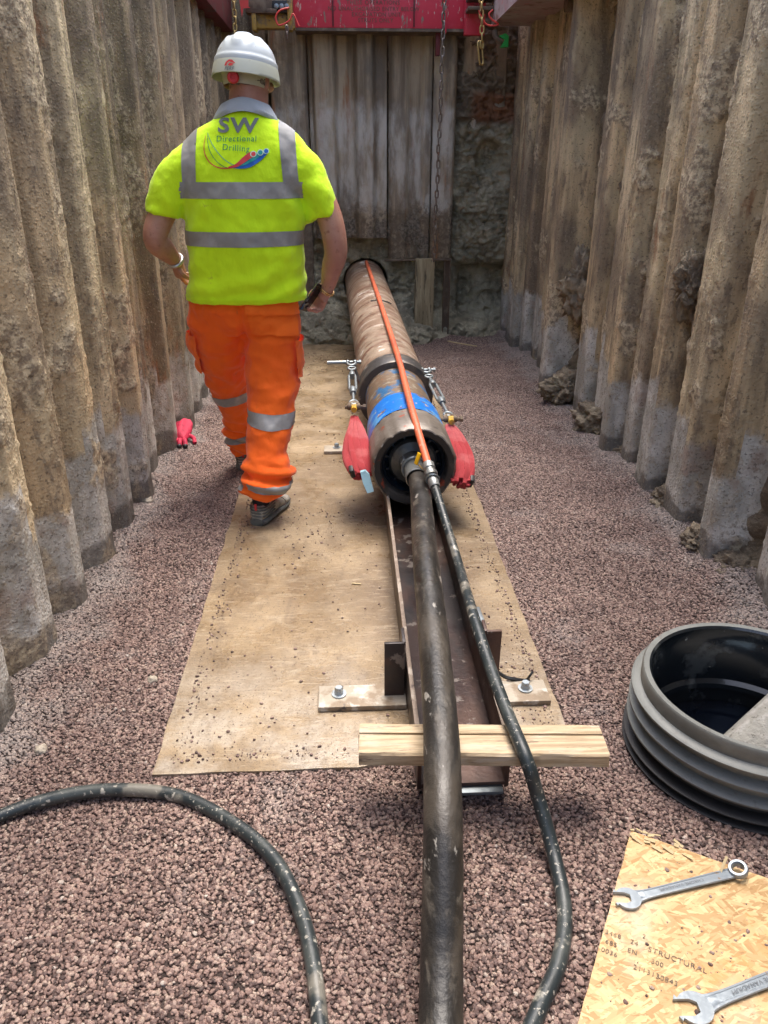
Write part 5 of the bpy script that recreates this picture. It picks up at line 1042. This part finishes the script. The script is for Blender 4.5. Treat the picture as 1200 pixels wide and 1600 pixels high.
def hand(W, d, n, thumb, curl=1., back=None):
    """wrist, finger direction, palm normal, side of the thumb"""
    W, d, n = Vector(W), Vector(d).normalized(), Vector(n); n = (n-d*n.dot(d)).normalized(); s = d.cross(n).normalized()*thumb; k = 14
    for t_ in range(1): b.rings([[W+d*l+s*(a*math.cos(q)+o)+n*(c*math.sin(q)) for q in np.linspace(0, 2*math.pi, k, endpoint=False)] for l, a, c, o in ((-.015, .026, .021, 0), (.02, .034, .018, .003), (.05, .041, .016, .002), (.085, .042, .014, 0), (.097, .036, .009, 0))])
    for i, (L, rr_) in enumerate(((.068, .0088), (.076, .0092), (.071, .0088), (.056, .0078))):
        K_ = W+d*(.086-.004*abs(i-1.3))+s*(.030-i*.0205); a = .55*curl+.06*i; P = [K_-d*.03, K_]; dd_ = d
        for j, f in enumerate((.45, .32, .23)):
            ang = (a, .75*curl, .55*curl)[j]; ax = s*(-thumb) ; dd_ = (dd_*math.cos(ang)+n*math.sin(ang)*1.).normalized() if j == 0 else (dd_*math.cos(ang)+(dd_.cross(s*1.)*(1 if dd_.cross(s).dot(n*math.cos(a)-d*math.sin(a)) > 0 else -1))*math.sin(ang)).normalized()
            P.append(P[-1]+dd_*L*f)
        b.tube(spline(P, 4), [rr_*(1.05-.012*q) for q in range(4*(len(P)-1)+1)], 10); b.ball(P[-1], rr_*.82, 10, 7)
    T0 = W+d*.018+s*.028; P = [T0-s*.012, T0+d*.018+s*.016+n*.008, T0+d*.042+s*.020+n*.020, T0+d*.064+s*.012+n*.030]
    b.tube(spline(P, 4), [.0125-.0003*q for q in range(13)], 10); b.ball(P[-1], .0085, 10, 7)
dR = Vector(haR-wrR).normalized(); nR = Vector((-.55, -.62, .25)); hand(wrR, dR, nR, 1, 1.05)
dL = Vector(haL-wrL).normalized(); hand(wrL, dL, Vector((.8, .5, -.2)), 1, .5)
body = link('body', solid(b, .0042, 2), M['skin'], person)
for s in (-1, 1):
    B().ball(hd(s*.030, .086, 1.788), .011, 12, 8).put('eye', M['lpale'], body)
# hair under the helmet
b = B(); b.rings([ellr((HX-.002, HY_-.012, 1.735), .068, .074), ellr((HX, HY_-.008, 1.755), .079, .090), ellr((HX, HY_-.003, 1.80), .083, .100), ellr((HX, HY_, 1.86), .08, .098)]); hme = solid(b, .006, 2, lambda a: .003*fbm(a, 60, 2))
bm = bmesh.new(); bm.from_mesh(hme); fy = Vector(hd(0, 1, 0))-Vector(hd(0, 0, 0)); bmesh.ops.bisect_plane(bm, geom=list(bm.verts)+list(bm.edges)+list(bm.faces), plane_co=Vector(hd(0, .035, 1.78)), plane_no=fy, clear_outer=True); hm2 = bpy.data.meshes.new('m'); bm.to_mesh(hm2); bm.free(); link('hair', hm2, M['hair'], person)
# helmet
hel = bpy.data.objects.new('helmet', None); C.objects.link(hel); hel.parent = person; hel.location = Vector((HX, HY_, 1.83))-person.location; hel.empty_display_size = .05
HC = Vector((HX-.008, HY_-.002, 1.808)); tilt = Matrix.Rotation(R(-7), 3, 'X') @ Matrix.Rotation(R(3), 3, 'Y'); hz_ = Matrix.Rotation(HT*.55, 3, 'Z')
def HP(t_, v, rs=1., dz=0.):
    """t_: azimuth (0 = front), v: 0 rim .. 1 crown"""
    ph = v*math.pi/2; rx, ry, rz_ = .117*rs, .134*rs, .112
    x, y = math.sin(t_)*math.cos(ph)**.80*rx, math.cos(t_)*math.cos(ph)**.80*ry; z = math.sin(ph)*rz_+dz
    return HC+hz_ @ (tilt @ Vector((x, y, z)))
b = B(); rg = []
for v in np.linspace(-.0, .985, 34):
    row = []
    for t_ in np.linspace(0, 2*math.pi, 96, endpoint=False):
        p = HP(t_, v); lx = math.sin(t_)*math.cos(v*math.pi/2); rid_ = 0
        if v > .28: 
            for cx_, wd, hg in ((0, .16, .0065), (-.42, .05, .0035), (.42, .05, .0035)): rid_ += hg*(1/(1+math.exp(-(wd-abs(lx-cx_))*60)))*min(1, (v-.28)*6)
        p = p+(p-HC).normalized()*(rid_+(.0045 if v < .12 else (.0045*max(0, (1-(v-.12)*18)))))
        row.append(p)
    rg.append(row)
b.rings(rg, False); b.bm.faces.new([v for v in b.bm.verts if v.index < 0][:0]) if False else None
top = [v for v in b.bm.verts][-96:]; b.bm.faces.new(top)
b.put('shell', M['helmet'], hel, ang=75)
b = B(); rg = []
for rs, dz in ((1.04, .006), (1.065, -.004), (1.105, -.034), (1.115, -.042), (1.095, -.044), (1.07, -.034), (1.0, -.004)):
    rg.append([HP(t_, 0, rs*(1+.16*max(0, math.cos(t_))**3*(rs > 1.07)), dz*(1-.25*max(0, math.cos(t_)))) for t_ in np.linspace(0, 2*math.pi, 72, endpoint=False)])
b.rings(rg, False); b.put('brim', M['helmet_rim'], hel, ang=60)
b = B(); b.rings([[HP(t_, 0, rs, dz) for t_ in np.linspace(0, 2*math.pi, 60, endpoint=False)] for rs, dz in ((.84, .0), (.80, -.03), (.745, -.058), (.735, -.070), (.70, -.060), (.72, .0))], False); b.put('harness', M['liner'], hel)
kn = HP(math.pi+.08, 0, .90, -.056); B().lathe([(.0, -.012), (.013, -.012), (.015, -.004), (.0215, -.002), (.0225, .006), (.018, .014), (.010, .014), (.009, .008), (0, .008)], kn, (0, -1, 0), 24).put('adjuster_knob', M['knob'], hel)
def HB_(x, z, lift=.002):       # point on the back skirt of the helmet
    t_ = math.pi+.11-x/.13; rs = 1.065+.05*(-z-.004)/.036; return HP(t_, 0, rs+lift/.12, z)
text('PERF', .0165, lambda x, y: tuple(HB_(x+y*.2, -.033+y)), 'helmet_lettering', M['lgrey'], hel, True)
for pts in ([(-.022, -.020), (-.017, -.008), (-.004, .001), (.010, .0), (.024, -.012), (.012, -.010), (-.002, -.006), (-.010, -.012), (-.012, -.020)], [(-.006, -.019), (-.003, -.012), (.005, -.0105), (.018, -.0135), (.010, -.019), (.004, -.021)]):
    b = B(); b.bm.faces.new([b.bm.verts.new(Vector(HB_(x, z-.003, .0026))) for x, z in pts]); bmesh.ops.triangulate(b.bm, faces=b.bm.faces); b.put('helmet_emblem', M['lred'], hel, smooth=False)
# shoes
def shoe(heel, toe, name='shoe', ll=.285):
    H, T = Vector(heel), Vector(toe); d = (T-H); d.z = 0; d.normalize(); s = Vector((d.y, -d.x, 0)); z0 = H.z
    r_ = empty('shoe', H, None, None); r_.parent = person; r_.location = H-wloc(person)
    prof = [(0, .026, .0, .085), (.02, .036, .0, .105), (.06, .040, 0, .105), (.10, .040, 0, .095), (.15, .044, 0, .078), (.20, .050, 0, .062), (.245, .047, 0, .052), (.275, .034, .004, .04), (ll, .015, .01, .03)]
    def ring(x, w, zb, zt, top=True):
        o = []
        for j in range(24):
            t_ = 2*math.pi*j/24; cx, cz = math.cos(t_), math.sin(t_); hw = w*(1-.30*max(0, cz)**1.5) ; zz_ = (zb+zt)/2+(zt-zb)/2*math.copysign(abs(cz)**.7, cz)
            o.append(H+d*x+s*hw*math.copysign(abs(cx)**.75, cx)+Vector((0, 0, zz_)))
        return o
    B().rings([ring(x, w, zb+.018, zt) for x, w, zb, zt in prof]).put('upper', M['shoe'], r_, ang=60)
    B().rings([ring(x-.004, w+.005, zb+.018, zt+.004) for x, w, zb, zt in prof[5:]]+[ring(ll+.002, .012, .02, .03)]).put('toe_cap', M['shoe_pale'], r_, ang=60)
    B().rings([ring(x*1.015-.005, w+.006+.003*(i % 2), zb+.0, zb+.032) for i, (x, w, zb, zt) in enumerate(prof)]).put('sole', M['sole'], r_, ang=50)
    b = B()
    for k in range(4): b.tube([H+d*(x_)+s*(w_+.0015)*sg+Vector((0, 0, .045+k*.014)) for x_, w_, sg in ((.10, .042, -1), (.05, .043, -1), (.012, .034, -1), (-.001, .018, -1), (-.003, 0, 1), (-.001, .018, 1), (.012, .034, 1), (.05, .043, 1), (.10, .042, 1))], .0032, 6)
    b.put('stitched_bands', M['sole'], r_); B().box(H-d*.004+Vector((0, 0, .09)), (.010, .008, .030), Matrix.Rotation(math.atan2(d.y, d.x)-math.pi/2, 3, 'Z'), .002).put('heel_tab', M['lred'], r_)
    B().rings([ring(.015+.0, .0, .09, .1)][:0]+[[H+d*(.050+.042*math.cos(t_)*f)+s*.036*math.sin(t_)*f+Vector((0, 0, z)) for t_ in np.linspace(0, 2*math.pi, 20, endpoint=False)] for z, f in ((.08, 1), (.118, 1.02), (.16, .9))]).put('ankle_collar', M['sock'], r_)
    return r_
hR = G(402, 822, .012); shoe((hR[0], hR[1]+.01, .010), (hR[0]+.088, hR[1]+.26, .010))
shoe((-.565, 3.72, .005), (-.575, 4.0, .005))
# watch, bracelet, phone
def cuff(c, d, r1, r2, m, name, wr, n=18): 
    d = Vector(d).normalized(); s = Vector((1, 0, 0)); s = (s-d*s.dot(d)).normalized(); t2 = d.cross(s)
    return B().tube([Vector(c)+s*math.cos(q)*r1+t2*math.sin(q)*r2 for q in np.linspace(0, 2*math.pi, n, endpoint=False)], wr, 8, closed=True).put(name, m, body, ang=80)
cuff(wrL-np.array(dL)*.005, dL, .032, .037, M['silver'], 'watch', .0075); cuff(wrR+np.array(dR)*.0, dR, .034, .039, M['gold'], 'bracelet', .003)
cuff(wrR+np.array(dR)*.008, dR, .034, .039, M['gold'], 'bracelet', .002)
pc = np.array(Y(487, 465, 3.375)); ax_l = Vector(np.array(Y(499, 448, 3.37))-np.array(Y(475, 482, 3.37))).normalized(); ay = Vector((.62, .75, .1)); ay = (ay-ax_l*ay.dot(ax_l)).normalized(); az = ax_l.cross(ay)
ph = empty('mobile_phone', pc, 'black mobile phone held in the right hand of the walking person', 'phone'); q = Matrix((ay, ax_l, az)).transposed()
B().box(pc, (.068, .138, .008), q, .003, 3).put('phone_body', M['phone'], ph); B().box(pc, (.070, .140, .004), q, .0015, 2).put('phone_edge', M['phone_edge'], ph)
